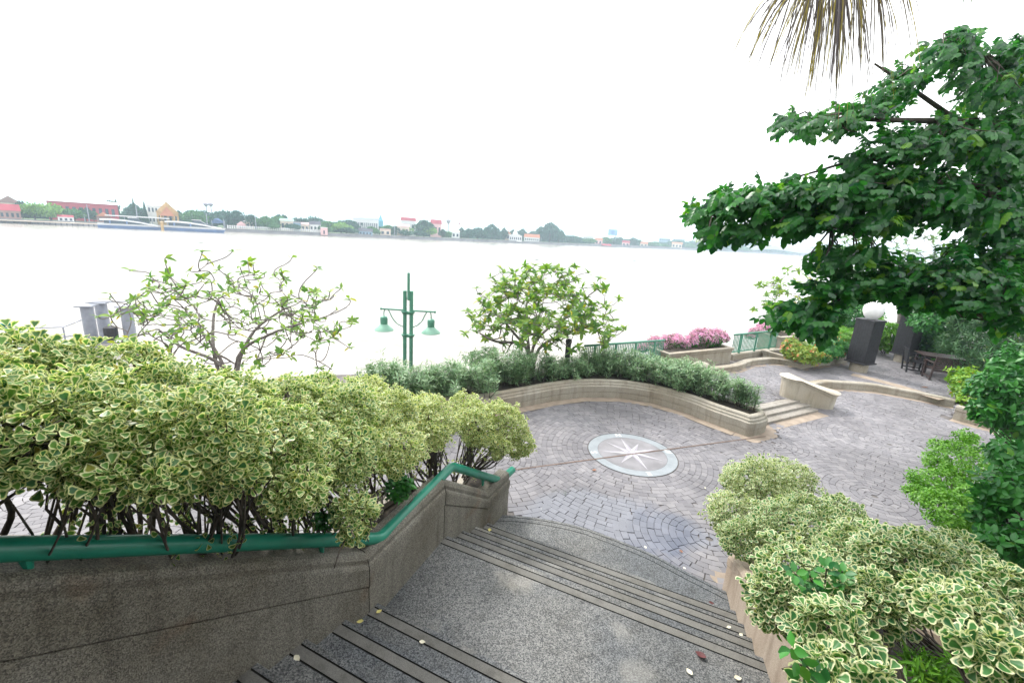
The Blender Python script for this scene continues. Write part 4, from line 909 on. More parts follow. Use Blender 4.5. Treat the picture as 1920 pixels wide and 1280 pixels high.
frangipani('wide half-bare frangipani with curling grey branches, leftmost of the riverside trees', dep(440, 705, 9.4)+np.array([0, 0, -1.0]), tips,
  [[dep(420, 690, 9.4), dep(400, 650, 9.4), dep(370, 610, 9.2)], [dep(420, 690, 9.4), dep(340, 650, 9.3), dep(300, 620, 9.0)], [dep(446, 690, 9.4), dep(470, 630, 9.5), dep(500, 600, 9.6), dep(540, 575, 9.8)], [dep(405, 680, 9.4), dep(400, 600, 9.7), dep(410, 560, 9.9)], [dep(446, 670, 9.4), dep(510, 625, 9.3), dep(570, 605, 9.1)]], .045, FRAN, .165, 6, twist=.9, dens=.8)
tips = [dep(u, v, 13.4+R_.uniform(-1, 1)) for u, v in [(938, 502), (1003, 497), (1078, 500), (1102, 510), (1125, 522), (893, 540), (872, 625), (1160, 560), (1170, 615), (985, 508), (1050, 510), (1030, 512), (960, 512), (920, 520)]]
tips += crownpts(350, (1020, 590), 13.4, 150, 92, .45, .25)
frangipani('dense leafy frangipani rising behind the middle of the oleander row', dep(998, 700, 13.4)+np.array([0, 0, -.3]), tips,
  [[dep(990, 660, 13.4), dep(960, 620, 13.2), dep(935, 590, 13)], [dep(1000, 650, 13.4), dep(1035, 610, 13.6), dep(1075, 590, 13.8)], [dep(1010, 655, 13.4), dep(1060, 625, 13), dep(1110, 610, 13)], [dep(990, 640, 13.5), dep(985, 590, 13.8), dep(990, 560, 14)], [dep(985, 650, 13.3), dep(930, 640, 12.8), dep(900, 625, 12.6)]], .06, FRAN, .22, 9, twist=.6)
frangipani('pale sparse frangipani half hidden by the big tree above the pink bougainvillea', (*dep(1520, 650, 21)[:2], TZ), crownpts(110, (1495, 560), 21, 80, 62, .5, .3), [[dep(1515, 620, 21), dep(1490, 580, 21)], [dep(1525, 610, 21), dep(1540, 570, 21)]], .09, FRAN, .25, 7, twist=.5)
frangipani('sparse frangipani with pale flowers seen through the gap under the big tree limb', (*dep(1690, 640, 19)[:2], TZ), crownpts(120, (1660, 455), 19, 90, 60, .5, .3), [[dep(1690, 600, 19), dep(1670, 520, 19), dep(1650, 480, 19)], [dep(1690, 560, 19), dep(1710, 500, 19)]], .09, OLEA, .24, 7, twist=.5)
# ------------------------------------------------------------------ big dark tree on the right
bt = thing('broadleaf_tree', 'large dark glossy broadleaf tree reaching in from the right over the terrace', 'tree', (8.6, 4.4, 0))
bc = dep(1985, 560, 7.2)
trunk = [np.array([8.6, 4.4, -.3]), np.array([8.55, 4.45, 2.2]), dep(2060, 400, 7.4), dep(2040, 200, 7.6)]
m = MB(); P = spline(trunk, 5); m.tube(P, list(np.linspace(.24, .12, len(P))), 12); m.build('trunk', BARK, bt, smooth=True)
LIMBS = [[(2050, 380, 7.3), (1915, 368, 5.6), (1800, 350, 5.2), (1700, 345, 5.0), (1560, 370, 4.8), (1420, 385, 4.6), (1310, 400, 4.5)],
         [(2050, 360, 7.3), (1930, 250, 6.0), (1800, 230, 5.4), (1650, 225, 5.0), (1480, 222, 4.8)],
         [(2050, 300, 7.4), (1940, 160, 6.2), (1860, 110, 5.6), (1790, 70, 5.3)],
         [(2050, 420, 7.2), (1930, 480, 6.2), (1800, 500, 5.6), (1680, 530, 5.2), (1560, 560, 5.0), (1470, 580, 4.9)],
         [(1800, 350, 5.2), (1640, 300, 5.0), (1500, 330, 4.8)], [(1800, 230, 5.4), (1700, 160, 5.2), (1640, 120, 5.0)],
         [(1930, 480, 6.2), (1900, 560, 5.4), (1850, 600, 5.0)], [(1700, 345, 5.0), (1600, 420, 4.8), (1400, 440, 4.6)]]
BN = []
for i, L in enumerate(LIMBS):
    P = spline([dep(*q) for q in L], 4); r0 = [.085, .07, .06, .075, .03, .03, .035, .03][i]
    MB().tube(P, list(np.linspace(r0, .010, len(P))), 8).build('limb', BARK, bt, smooth=True); BN += P[2:]
BN = np.array(BN)
CL = [  # u, v, ru, rv, depth, number of compound leaves
 (1500, 232, 62, 26, 4.8, 80), (1580, 225, 62, 38, 4.9, 95), (1655, 195, 62, 50, 5.0, 105), (1700, 145, 52, 42, 5.1, 75), (1780, 100, 68, 52, 5.3, 110), (1812, 65, 36, 26, 5.3, 40), (1850, 160, 85, 62, 5.5, 150), (1910, 120, 50, 50, 5.6, 80), (1925, 85, 30, 26, 5.7, 40), (1880, 90, 30, 20, 5.6, 22),
 (1690, 268, 80, 46, 4.9, 130), (1800, 262, 105, 65, 5.2, 230), (1905, 270, 70, 95, 5.4, 210), (1610, 300, 40, 18, 5.0, 30),
 (1312, 400, 30, 26, 4.5, 36), (1360, 380, 46, 36, 4.55, 72), (1420, 375, 56, 46, 4.6, 110), (1490, 360, 62, 42, 4.7, 125), (1340, 436, 40, 18, 4.55, 38), (1400, 430, 52, 20, 4.6, 66), (1480, 412, 60, 30, 4.7, 120), (1570, 365, 76, 52, 4.8, 190), (1560, 408, 60, 30, 4.75, 105), (1660, 350, 85, 65, 4.9, 260), (1760, 370, 95, 72, 5.1, 290), (1870, 400, 85, 80, 5.3, 290), (1650, 415, 62, 28, 4.8, 85), (1920, 470, 60, 60, 5.2, 150),
 (1555, 485, 42, 28, 5.0, 55), (1620, 480, 50, 24, 4.9, 50), (1478, 590, 46, 36, 4.9, 95), (1530, 600, 46, 42, 4.9, 130), (1895, 600, 50, 36, 5.2, 90), (2010, 120, 90, 80, 6.2, 150), (2040, 280, 100, 90, 6.2, 200), (2040, 450, 100, 90, 6.2, 200), (2150, 200, 110, 110, 7, 200), (2150, 400, 110, 110, 7, 200), (1990, 560, 70, 60, 5.8, 120), (1560, 540, 60, 48, 5.0, 130), (1640, 535, 76, 36, 5.0, 150), (1700, 520, 80, 62, 5.1, 200), (1800, 520, 95, 82, 5.0, 300), (1890, 545, 66, 72, 4.8, 190), (1760, 560, 75, 22, 5.1, 90), (1840, 565, 60, 30, 4.9, 100), (1880, 330, 70, 60, 5.6, 120), (1915, 200, 40, 60, 5.7, 90),]
CP, CD, TWG = [], [], MB()
for (u, v, ru, rv, d, n) in CL:
    rv *= .80 if u < 1960 else 1
    n = int(n*(.66 if v < 240 and u < 1760 else .95)); q = NR.normal(size=(n, 3)); q = q/np.linalg.norm(q, axis=1, keepdims=True)*NR.random((n, 1))**.45
    P = np.array([dep(u+a*ru, v+b*rv, d+c*.75) for a, b, c in q]); c0 = dep(u, v, d)
    j = np.linalg.norm(BN-c0, axis=1).argmin(); root = BN[j]
    out = nrm(P-root+NR.normal(size=P.shape)*.15); dr = nrm(out+np.array([-.55, -.1, -.12])+NR.normal(size=P.shape)*.35)
    CP.append(P-dr*.12); CD.append(dr)
    for i in range(max(3, n//9)):
        k = R_.randrange(n); TWG.tube([root, (root+P[k])/2+NR.normal(size=3)*.05, P[k]], [.011, .008, .004], 5, cap=False)
TWG.build('twigs', BARK, bt, smooth=True)
CP = np.concatenate(CP); CD = np.concatenate(CD); Nn = nrm(np.array([0, 0, 1.0])+NR.normal(size=CP.shape)*.35)
rn = np.repeat(NR.random(len(CP)), len(COMP[0])); P, FF, E = stamp(COMP, CP, CD, Nn, .185*NR.uniform(.7, 1.25, len(CP)))
lf = np.minimum(np.arange(len(COMP[0]))//12, 8); rl = NR.random((len(CP), 9)); rn = np.clip(rn*.45+rl[:, lf].ravel()*.55, 0, .97); rn[np.repeat(NR.random(len(CP)) < .06, len(COMP[0]))] = 1  # a few whole leaves take the painted backlit tint
me = rawmesh('crown', P, FF, True, bt, {'edge': E, 'rnd': rn}); link('crown', me, DARK, bt)
# ------------------------------------------------------------------ hanging palm fronds
def frond(label, us, vtip, d, n, spread, mat, c0, seed):
    rr = random.Random(seed); t = thing('palm_frond', label, 'palm frond', tuple(dep(c0[0], c0[1], d)))
    rach = [dep(c0[0]+spread*1.2, -140, d+.2), dep(c0[0]+40, -60, d), dep(c0[0], -28, d), dep(c0[0]-60, -18, d-.1), dep(c0[0]-130, -10, d-.2)]
    rs = spline(rach, 6); MB().tube(rs, list(np.linspace(.02, .006, len(rs))), 6).build('rachis', mat, t)
    V, Fc, RN = [], [], []
    for i in range(n):
        x = rr.gauss(0, .42); u0 = c0[0]+x*spread*.55; L = vtip*(1-.45*abs(x)**1.3)*rr.uniform(.45, 1.05); u1 = c0[0]+x*spread*.95+rr.gauss(0, 14)-18
        j = min(range(len(rs)), key=lambda q: abs(proj(rs[q])[0]-u0)); a = np.array(rs[j]); b = dep(u1, L, d+rr.uniform(-.2, .2))
        w = rr.uniform(.0035, .009); ang_ = rr.uniform(0, PI); sd = np.array([math.cos(ang_), math.sin(ang_)*.6, 0]); r = rr.random() if rr.random() > .12 else .97; k0 = len(V)
        for q in range(9):
            s = q/8; p = a*(1-s)+b*s+np.array([0, 0, .12*math.sin(PI*s)*rr.uniform(.8, 1)])+np.array([1, 0, 0])*math.sin(s*3+i)*.012; ww = w*(1-s**2*.9)
            V += [p-sd*ww, p+sd*ww+np.array([0, 0, .003])]; RN += [r, r]
        Fc += [(k0+2*q, k0+2*q+1, k0+2*q+3, k0+2*q+2) for q in range(8)]
    me = rawmesh('leaflets', V, Fc, False, t, {'rnd': RN, 'edge': [0]*len(V)}); link('leaflets', me, mat, t)
frond('large brown and yellow palm frond hanging into the top of the sky', None, 236, 3.9, 300, 235, PALM, (1560, 0), 3)
frond('small green palm frond tip at the top edge right of the large brown one', None, 32, 4.2, 22, 40, PALMG, (1812, 0), 8)
# fallen leaves, one thing each
LEAFY = plain('yellow fallen leaf', (.62, .55, .18), .6, .2, 30); LEAFB = plain('brown fallen leaf', (.22, .09, .04), .6, .3, 30); LEAFP = plain('pale fallen petal', (.72, .68, .52), .6, .1, 30); LEAFR = plain('wine red fallen flower', (.10, .02, .02), .6, .3, 30)
def zof(n): 
    z = .12
    for L, zz in lows[::-1]+steps:
        if n <= L: z = zz
    return z
for u, v, mt, s, col, where, zk in [(1114, 882, LEAFB, .09, 'brown curled', 'on the setts below the letter S', 0), (1277, 1034, LEAFB, .06, 'brown round', 'on the setts near the curved step', 0), (1322, 915, LEAFP, .04, 'tiny pale', 'on the setts left of the right hedge', 0), (1210, 1026, LEAFP, .05, 'small cream', 'on the rim of the curved step', .12), (1283, 1065, LEAFP, .05, 'small cream', 'at the right end of the curved step rim', .12), (711, 1147, LEAFY, .06, 'yellow', 'on the top nosing at the landing edge', .87), (675, 1166, LEAFY, .06, 'yellow-green', 'on the step beside the left wall', 1.02), (792, 1204, LEAFP, .055, 'cream', 'on the second nosing of the upper stairs', .87), (557, 1235, LEAFP, .06, 'pale round', 'on the third stair by the left wall', 1.32), (1292, 1260, LEAFP, .07, 'pale heart-shaped', 'on the landing at the bottom right', .72), (1383, 1272, LEAFP, .07, 'pale', 'on the landing close to the right wall at the bottom edge', .72), (1313, 1229, LEAFR, .10, 'wine-red crumpled', 'on the landing right of the stains', .72), (1334, 1131, LEAFR, .06, 'small wine-red', 'on the lower stairs near the right wall', .42), (1366, 1176, LEAFP, .05, 'cream', 'on the lower stairs, upper of the two by the right wall', .57), (1389, 1190, LEAFP, .05, 'cream', 'on the lower stairs, lower of the two by the right wall', .72), (918, 994, LEAFY, .08, 'yellow', 'on the lower stairs near the left wall', .27), (1640, 722, LEAFB, .15, 'orange-brown', 'on the terrace before the curved strip', TZ), (1733, 727, LEAFB, .17, 'curled orange-brown', 'on the terrace in front of the brown chair', TZ)]:
    p = at(u, v, zk+.006); p[2] = max(zk, zof(np.dot(p[:2], nV)) if (zk > .1 and zk != TZ) else zk)+.006
    b = oval(.36, .1, 3, .1); a = R_.uniform(0, 6.28); ca_, sa_ = math.cos(a), math.sin(a)
    V = [(p[0]+s*(x*ca_-(y-.5)*sa_), p[1]+s*(x*sa_+(y-.5)*ca_), p[2]+s*(z+.12+.25*abs(y-.5))) for x, y, z in b[0]]
    me = rawmesh('fallen_leaf', V, b[1].tolist(), True); tag(link('fallen_leaf', me, mt), f'{col} fallen leaf {where}', 'leaf')
# ------------------------------------------------------------------ river
wt = N('river water'); wm_ = wt.n('ShaderNodeMapping'); wm_.inputs['Rotation'].default_value = (0, 0, -.45); wm_.inputs['Scale'].default_value = (.30, 1.15, 1); wt.l(wt.pos(), wm_.inputs[0])
h1 = wt.noise(1.0, 5, wm_.outputs[0], .62, .6); h2 = wt.noise(.12, 3, wm_.outputs[0], .5)
wt.set(color=wt.ramp(h2, [(.3, (.24, .215, .18)), (.7, (.36, .33, .285))]), rough=.16, spec=.6)
wt.bump(wt.math('ADD', h1, wt.math('MULTIPLY', h2, .6)), .7, .3)
g = MB(); g.sheet([(-6000, -3000), (6000, -3000), (6000, 7000), (-6000, 7000)], WZ); tag(g.build('river', wt.m), kind='structure')
SH = [(0, 418), (250, 426.5), (500, 438), (1000, 457), (1300, 469), (1520, 480)]
def vs(u): return float(np.interp(u, [s[0] for s in SH], [s[1] for s in SH])) if u <= 1520 else 480+(u-1520)*.048
def shore(u, k=1.0): 
    p = at(u, vs(u), WZ)[:2]; return p*k
us = [-700, -300, 0, 125, 250, 375, 500, 625, 750, 875, 1000, 1150, 1300, 1410, 1520]
def vs2(u): return vs(u) if u >= 0 else 418+u*.034
sp = [at(u, vs2(u), WZ)[:2] for u in us]
# smooth shoreline
LANDZ = -1.7
g = MB(); poly = [tuple(p) for p in sp]+[tuple(sp[-1]+np.array([500, 500])), (3000, 6500), (-6000, 6500), (-6000, sp[0][1])]
g.sheet(poly[::-1], LANDZ); tag(g.build('far_bank_ground', plain('far grass', (.10, .16, .06), .9, .4, .05)), kind='structure')
def bank(name, u0, u1, mat, lab, h=1.5, t=1.0):
    q = [sp[0]]+[at(u, vs2(u), WZ)[:2] for u in np.linspace(u0, u1, 14)]; q = q[1:]
    th = thing(name, lab, 'wall', (*q[0], WZ)); MB().sweep([tuple(a) for a in q], [(.3, -.5), (0, h*.8), (.25, h*.82), (.25, h), (-t, h), (-t, -.5)], zs=[WZ]*len(q)).build('wall', mat, th)
EMB = plain('embankment concrete', (.20, .20, .21), .85, .25, .3)
bank('embankment_wall', -300, 180, EMB, 'low grey river wall left of the two ferries'); bank('embankment_wall', 180, 640, EMB, 'grey river wall below the white balustrade and the ferries'); bank('embankment_wall', 640, 1110, EMB, 'grey river wall along the trees up to the white temple', 1.7); bank('embankment_wall', 1110, 1520, EMB, 'thin distant grey river wall running to the bridge', 2.4)
def fscale(u, k): p = shore(u, k); return proj((p[0], p[1], LANDZ))[2]/F
def fz(u, v, k): p = shore(u, k); return dep(u, v, proj((p[0], p[1], LANDZ))[2])[2]
# ------------------------------------------------------------------ far trees
def protocrown(seed, n, style):
    rg = np.random.default_rng(seed); B = []
    if style == 'cone':
        n2 = n; h = rg.random(n2); a = rg.random(n2)*2*PI; r = (.9-.8*h)*rg.random(n2)**.4; C = np.stack([r*np.cos(a), r*np.sin(a), h], 1); D = nrm(np.stack([np.cos(a), np.sin(a), .3+0*a], 1))
    else:
        cs = []
        for i in range(13 if style == 'round' else 17):
            d = rg.normal(size=3); d /= np.linalg.norm(d); d[2] = abs(d[2])*(.8 if style == 'round' else .5)-.15; cs.append((d*.60, rg.uniform(.26, .44)))
        cs.append((np.array([0, 0, .1]), .62)); C, D = [], []
        for c, r in cs:
            m_ = int(n*r*r/2.4); d = nrm(rg.normal(size=(m_, 3))); C.append(c+d*r*rg.uniform(.8, 1.05, (m_, 1))); D.append(d)
        C, D = np.concatenate(C), np.concatenate(D); C[:, 2] = (C[:, 2]+.75)/1.75; C[:, 2] = np.clip(C[:, 2], 0.02, 1.1)
    D2 = nrm(D+rg.normal(size=D.shape)*.8); Nn = nrm(np.cross(D2, rg.normal(size=D.shape)))
    P, FF, E = stamp(T([(-.5, -.5, 0), (.5, -.5, 0), (.6, .5, .1), (-.4, .5, .1)], [(0, 1, 2, 3)], [0]*4), C, D2, Nn, rg.uniform(.05, .11, len(C)))
    return P, FF, np.repeat(rg.random(len(C)), 4)
PROT = {}
for st_, sd_ in (('round', 1), ('round', 2), ('round', 3), ('wide', 4), ('wide', 5), ('cone', 6)):
    P, FF, rn = protocrown(sd_, 1500, st_); PROT.setdefault(st_, []).append((P, FF, rn))
def fl(nm, a, b): return leafmat(nm, a, b, rough=.6, trans=.25, old_backlit=b)
FG = {'teal': fl('blue-green crown', (.012, .07, .055), (.035, .13, .075)), 'green': fl('green crown', (.03, .13, .04), (.08, .22, .06)), 'light': fl('light green crown', (.10, .25, .04), (.20, .36, .07)), 'dark': fl('dark crown', (.010, .06, .045), (.03, .11, .05))}
PM = {}
def fartree(u, w, vt, lab, tone='teal', style='round', k=1.04, group=None, vb=None, name='tree'):
    p = shore(u, k); s = fscale(u, k); zt = fz(u, vt, k); z0 = LANDZ; hgt = zt-z0; rad = w/2*s
    i = R_.randrange(len(PROT[style])); key = (style, i, tone)
    t = thing(name, lab, 'tree', (p[0], p[1], z0), R_.uniform(0, 6), group)
    if key not in PM:
        P, FF, rn = PROT[style][i]; me = rawmesh('crown', P, FF, False, None, {'rnd': rn, 'edge': rn*0}); me.materials.append(FG[tone]); PM[key] = me
    c = bpy.data.objects.new('crown', PM[key]); COL.objects.link(c); c.parent = t
    tr = .05*hgt if style != 'cone' else 0
    c.location = (0, 0, tr); c.scale = (rad, rad, (hgt-tr)*.95)
    if 'trunk' not in PM:
        m = MB(); m.tube([(0, 0, 0), (.02, 0, .3), (0, .02, .6)], [.05, .035, .02], 6); m.tube([(.01, 0, .25), (.25, .1, .6)], [.03, .012], 5); m.tube([(0, 0, .28), (-.22, -.1, .55)], [.03, .012], 5); PM['trunk'] = rawmesh('trunk', m.v, m.f); PM['trunk'].materials.append(BARK)
    q = bpy.data.objects.new('trunk', PM['trunk']); COL.objects.link(q); q.parent = t; q.scale = (rad, rad, hgt)
    return t
FT = [(10, 26, 379, 'light', 'round', 1.03, 'low light-green tree at the far left behind the red-roofed pavilion'), (46, 26, 369, 'dark', 'wide', 1.10, 'dark tall tree between the gable house and the big light-green tree'),
 (68, 56, 373, 'light', 'wide', 1.02, 'left half of the broad light-green rain tree left of the red hall'), (98, 62, 374, 'light', 'wide', 1.03, 'right half of the broad light-green rain tree left of the red hall'), (45, 24, 395, 'dark', 'round', 1.02, 'small dark bush at the foot of the light-green rain tree'),
 (142, 40, 386, 'green', 'round', 1.02, 'bushy green tree in front of the left part of the red hall'), (163, 34, 384, 'dark', 'wide', 1.03, 'layered dark conifer-like tree in front of the red hall'), (178, 24, 393, 'green', 'round', 1.04, 'small tree between the flagpole and the orange-roofed pavilion'),
 (213, 36, 370, 'teal', 'round', 1.12, 'blue-green round tree right of the red hall'), (224, 14, 374, 'dark', 'cone', 1.08, 'dark column tree against the blue-green round tree'), (255, 40, 377, 'teal', 'round', 1.16, 'pale blue-green tree behind the two cypresses'), (256, 10, 371, 'dark', 'cone', 1.05, 'taller of the two cypresses behind the left ferry'), (276, 13, 378, 'dark', 'cone', 1.05, 'shorter leaning cypress left of the white building'),
 (338, 26, 391, 'teal', 'round', 1.10, 'tree just right of the golden temple'), (368, 50, 389, 'green', 'round', 1.06, 'rounded green tree behind the right ferry'), (385, 40, 388, 'teal', 'round', 1.14, 'dim tree under the double water tower'), (360, 30, 388, 'teal', 'wide', 1.25, 'hazy tree line right of the golden temple'),
 (425, 46, 387, 'teal', 'wide', 1.05, 'left of the two big blue-green trees right of the double water tower'), (446, 36, 389, 'teal', 'round', 1.05, 'right of the two big blue-green trees right of the double water tower'), (473, 32, 398, 'dark', 'round', 1.05, 'dark tree behind the pink gabled house'), (500, 40, 401, 'green', 'round', 1.04, 'tree behind the left end of the white balustrade'), (525, 44, 399, 'green', 'wide', 1.07, 'tree above the pale green roof'), (550, 32, 416, 'teal', 'round', 1.02, 'dense bush in front of the pale green roof'), (513, 28, 415, 'green', 'round', 1.02, 'bush behind the middle of the white balustrade'),
 (560, 40, 403, 'teal', 'wide', 1.2, 'hazy tree right of the pale green roof'), (590, 50, 400, 'teal', 'wide', 1.25, 'hazy distant tree crown left of the long white building'), (615, 40, 409, 'green', 'round', 1.06, 'green tree left of the bright clump before the white building'), (640, 46, 412, 'light', 'wide', 1.04, 'bright green clump left below the long white building'), (655, 40, 408, 'teal', 'round', 1.12, 'tree at the left end of the long white building'), (608, 34, 420, 'green', 'round', 1.02, 'rounded bush at the right end of the white balustrade'), (650, 50, 424, 'teal', 'round', 1.02, 'wide riverside bush left of the dark-roofed house'),
 (697, 34, 422, 'green', 'round', 1.05, 'tree before the right half of the long white building'), (705, 26, 427, 'green', 'round', 1.02, 'bush between the dark-roofed house and the beige building'), (727, 30, 417, 'green', 'round', 1.07, 'tree right of the blue spire'), (742, 18, 419, 'dark', 'round', 1.04, 'dark narrow tree right of the beige building'),
 (760, 34, 419, 'light', 'round', 1.04, 'pale tree below the left red roof'), (795, 46, 407, 'dark', 'round', 1.05, 'dark dome-shaped tree between the two red roofs'), (806, 32, 419, 'light', 'round', 1.03, 'light-green tree in front of the dark dome tree'), (760, 40, 429, 'teal', 'wide', 1.02, 'riverside bush below the left red roof'), (785, 34, 430, 'teal', 'round', 1.02, 'riverside bush below the dome tree'), (830, 18, 427, 'dark', 'round', 1.03, 'small dark tree below the round water tower'), (841, 18, 432, 'green', 'round', 1.02, 'low bush below the round water tower'),
 (865, 16, 423, 'dark', 'round', 1.06, 'dark tree by the small red water tower'), (878, 28, 425, 'teal', 'round', 1.02, 'left tree of the riverside clump before the white temple'), (895, 30, 421, 'teal', 'round', 1.03, 'second tree of the riverside clump before the white temple'), (921, 34, 415, 'teal', 'round', 1.03, 'tallest tree of the riverside clump left of the white temple'), (944, 18, 423, 'dark', 'round', 1.04, 'tree next to the orange roof left of the white temple'), (905, 34, 430, 'dark', 'wide', 1.01, 'dark low tree at the water left of the white temple'),
 (962, 22, 427, 'dark', 'round', 1.08, 'tree behind the left side of the white temple'), (978, 24, 425, 'teal', 'round', 1.08, 'tree behind the right side of the white temple'), (1000, 26, 428, 'teal', 'round', 1.06, 'tree behind the white hall with the red roof'), (1012, 30, 420, 'teal', 'round', 1.03, 'left part of the great dark tree right of the white temple'), (1030, 48, 411, 'teal', 'round', 1.02, 'great tall dark tree right of the white temple'), (1047, 26, 424, 'teal', 'round', 1.03, 'right shoulder of the great dark tree'),
 (1068, 38, 437, 'teal', 'wide', 1.06, 'low tree right of the great dark tree'), (1080, 26, 442, 'teal', 'round', 1.03, 'bush left of the distant white building'), (1105, 30, 444, 'green', 'round', 1.04, 'bush in front of the distant white building'), (1135, 26, 442, 'green', 'round', 1.04, 'tree left below the blue billboard'), (1152, 30, 446, 'teal', 'round', 1.03, 'tree right below the blue billboard'), (1186, 28, 443, 'teal', 'round', 1.03, 'rounded tree right of the blue billboard'), (1222, 34, 451, 'green', 'round', 1.03, 'tree before the two blue-grey blocks'), (1245, 24, 456, 'green', 'round', 1.02, 'bush left of the far orange roof'), (1270, 28, 449, 'teal', 'round', 1.08, 'tree above the far orange roof'), (1293, 26, 455, 'green', 'round', 1.02, 'bush right of the far orange roof'), (1308, 30, 451, 'teal', 'round', 1.05, 'hazy tree at the left tip of the overhanging branch'),
 (1345, 50, 456, 'teal', 'round', 1.03, 'hazy trees seen under the left branch tip'), (1392, 40, 461, 'green', 'round', 1.02, 'hazy tree before the near end of the bridge'), (1460, 24, 462, 'teal', 'round', 1.5, 'tiny tree above the bridge deck'), (1515, 24, 466, 'teal', 'round', 1.5, 'tiny tree above the far end of the bridge')]
for u, w, vt, tone, stl, k, lab in FT: fartree(u, w, vt, lab, tone, stl, k)
# distant tree line nobody could count
Cc, Dd = [], []
for u in np.arange(-60, 1560, 3.0):
    k = 1.13; s = fscale(u, k); p = shore(u, k); z0 = LANDZ; top = fz(u, vs(u)-(25 if u < 600 else 21 if u < 760 else 15 if u < 1100 else 12)*(1+.25*math.sin(u*.05)+.15*math.sin(u*.17)), k)
    n = 30; q = np.stack([p[0]+NR.normal(size=n)*3*s, p[1]+NR.normal(size=n)*3*s, z0+(top-z0)*NR.random(n)**.7], 1); Cc.append(q); Dd.append(nrm(NR.normal(size=(n, 3))))
Cc, Dd = np.concatenate(Cc), np.concatenate(Dd); sz = np.linalg.norm(Cc[:, :2], axis=1)*.0055
P, FF, E = stamp(T([(-.5, -.5, 0), (.5, -.5, 0), (.6, .5, .1), (-.4, .5, .1)], [(0, 1, 2, 3)], [0]*4), Cc, Dd, nrm(NR.normal(size=Cc.shape)), sz*NR.uniform(.7, 1.3, len(Cc)))
me = rawmesh('distant_woods', P, FF, attrs={'rnd': np.repeat(NR.random(len(Cc)), 4), 'edge': np.zeros(len(P))}); tag(link('distant_woods', me, FG['teal']), kind='stuff', label='hazy continuous line of distant trees behind the far bank', cat='woods')
# ------------------------------------------------------------------ far buildings
def FB(name, lab, cat, u, k=1.03): 
    p = shore(u, k); return thing(name, lab, cat, (p[0], p[1], LANDZ), math.atan2(*(-(sp[6]-sp[4]))[::-1])+PI)
def local(u, k, u0, u1, v0, v1):
    """size and offset in metres for a pixel rectangle on the far bank"""
    s = fscale(u, k); cx = ((u0+u1)/2-u)*s; return cx, (u1-u0)*s, fz(u, v1, k)-LANDZ, fz(u, v0, k)-LANDZ
ang_b = math.atan2((sp[8]-sp[4])[1], (sp[8]-sp[4])[0])
def facing(u): p = shore(u); return math.atan2(-p[0], p[1])   # local x runs across the view
cols0 = {'red': plain('crimson roof', (.34, .05, .07), .7, .12, .5), 'orange': plain('orange roof tiles', (.42, .17, .09), .7, .15, .5), 'white': plain('white render', (.58, .58, .58), .7, .06, .3), 'brown': plain('brown roof', (.24, .15, .13), .8, .2, .5), 'beige': plain('beige render', (.52, .44, .36), .8, .12, .3), 'gold': plain('gilded gable', (.42, .27, .10), .6, .25, .6), 'blue': plain('blue-grey cladding', (.16, .25, .33), .5, .15, .2), 'navy': plain('navy hull', (.08, .14, .28), .4, .2, .4), 'glass': plain('dark glazing', (.03, .05, .07), .2, .3, .5), 'green': plain('pale green roof', (.35, .60, .52), .6, .1, .4), 'pink': plain('pink render', (.62, .40, .40), .8, .1, .3), 'dark': plain('slate roof', (.09, .09, .11), .8, .2, .4), 'teal': plain('teal spire', (.10, .32, .42), .6, .1, .4)}
cols = cols0
def house(name, lab, u, u0, u1, vtop, veave, vbase, roof, wall, k=1.03, gable=False, win=4, dp=1.0, stor=1):
    t = thing(name, lab, 'building' if name != 'temple' else 'temple', (*shore(u, k), LANDZ), facing(u))
    cx, w, zb, ze = local(u, k, u0, u1, veave, vbase); zt = fz(u, vtop, k)-LANDZ; zb = -.3; d = min(max(4.0, w*.5), 14)*dp
    MB().box((cx, 0, (zb+ze)/2), (w*.92, d*.9, ze-zb)).build('walls', cols[wall], t, local=True)
    if roof:
        m = MB()
        if gable: V = [(cx-w/2, -d/2, ze), (cx+w/2, -d/2, ze), (cx, -d/2, zt), (cx-w/2, d/2, ze), (cx+w/2, d/2, ze), (cx, d/2, zt)]; m.add(V, [(0, 1, 2), (5, 4, 3), (0, 2, 5, 3), (1, 4, 5, 2), (0, 3, 4, 1)])
        else: V = [(cx-w/2, -d/2, ze), (cx+w/2, -d/2, ze), (cx+w/2, d/2, ze), (cx-w/2, d/2, ze), (cx-w*.46, 0, zt), (cx+w*.46, 0, zt)]; m.add(V, [(0, 1, 5, 4), (2, 3, 4, 5), (1, 2, 5), (3, 0, 4), (3, 2, 1, 0)])
        m.build('roof', cols[roof], t, local=True)
    for s_ in range(stor):
        for i in range(win):
            x = cx+w*.86*((i+.5)/win-.5); hh = (ze-zb)/stor; MB().box((x, -d*.45-.03, zb+hh*(s_+.55)), (w*.86/win*.5, .06, hh*.42)).build('window', cols['glass'], t, local=True)
    return t
house('gable_house', 'brown steep-gabled house at the far left behind the trees', 25, 8, 42, 368, 381, 405, 'brown', 'beige', 1.12, True, 3, .8)
house('pavilion', 'small crimson-roofed open pavilion on the bank at the far left', 22, 7, 37, 383, 395, 408, 'red', 'brown', 1.01, False, 4, .8)
house('block', 'pale tall block cut off by the left edge of the photo', -4, -18, 5, 360, 362, 405, None, 'white', 1.25, False, 3, .5, 4)
house('red_hall', 'long crimson hall with a pale upper roof behind the rain trees', 163, 112, 214, 376, 381, 404, 'white', 'red', 1.09, False, 10, .7)
house('pavilion', 'orange-roofed pavilion between the red hall and the left ferry', 196, 186, 208, 398, 406, 415, 'orange', 'brown', 1.02, True, 2, .8)
house('jetty_house', 'small red-roofed jetty shelter left of the flagpole', 125, 114, 137, 403, 407, 416, 'red', 'white', 1.005, False, 3, .5)
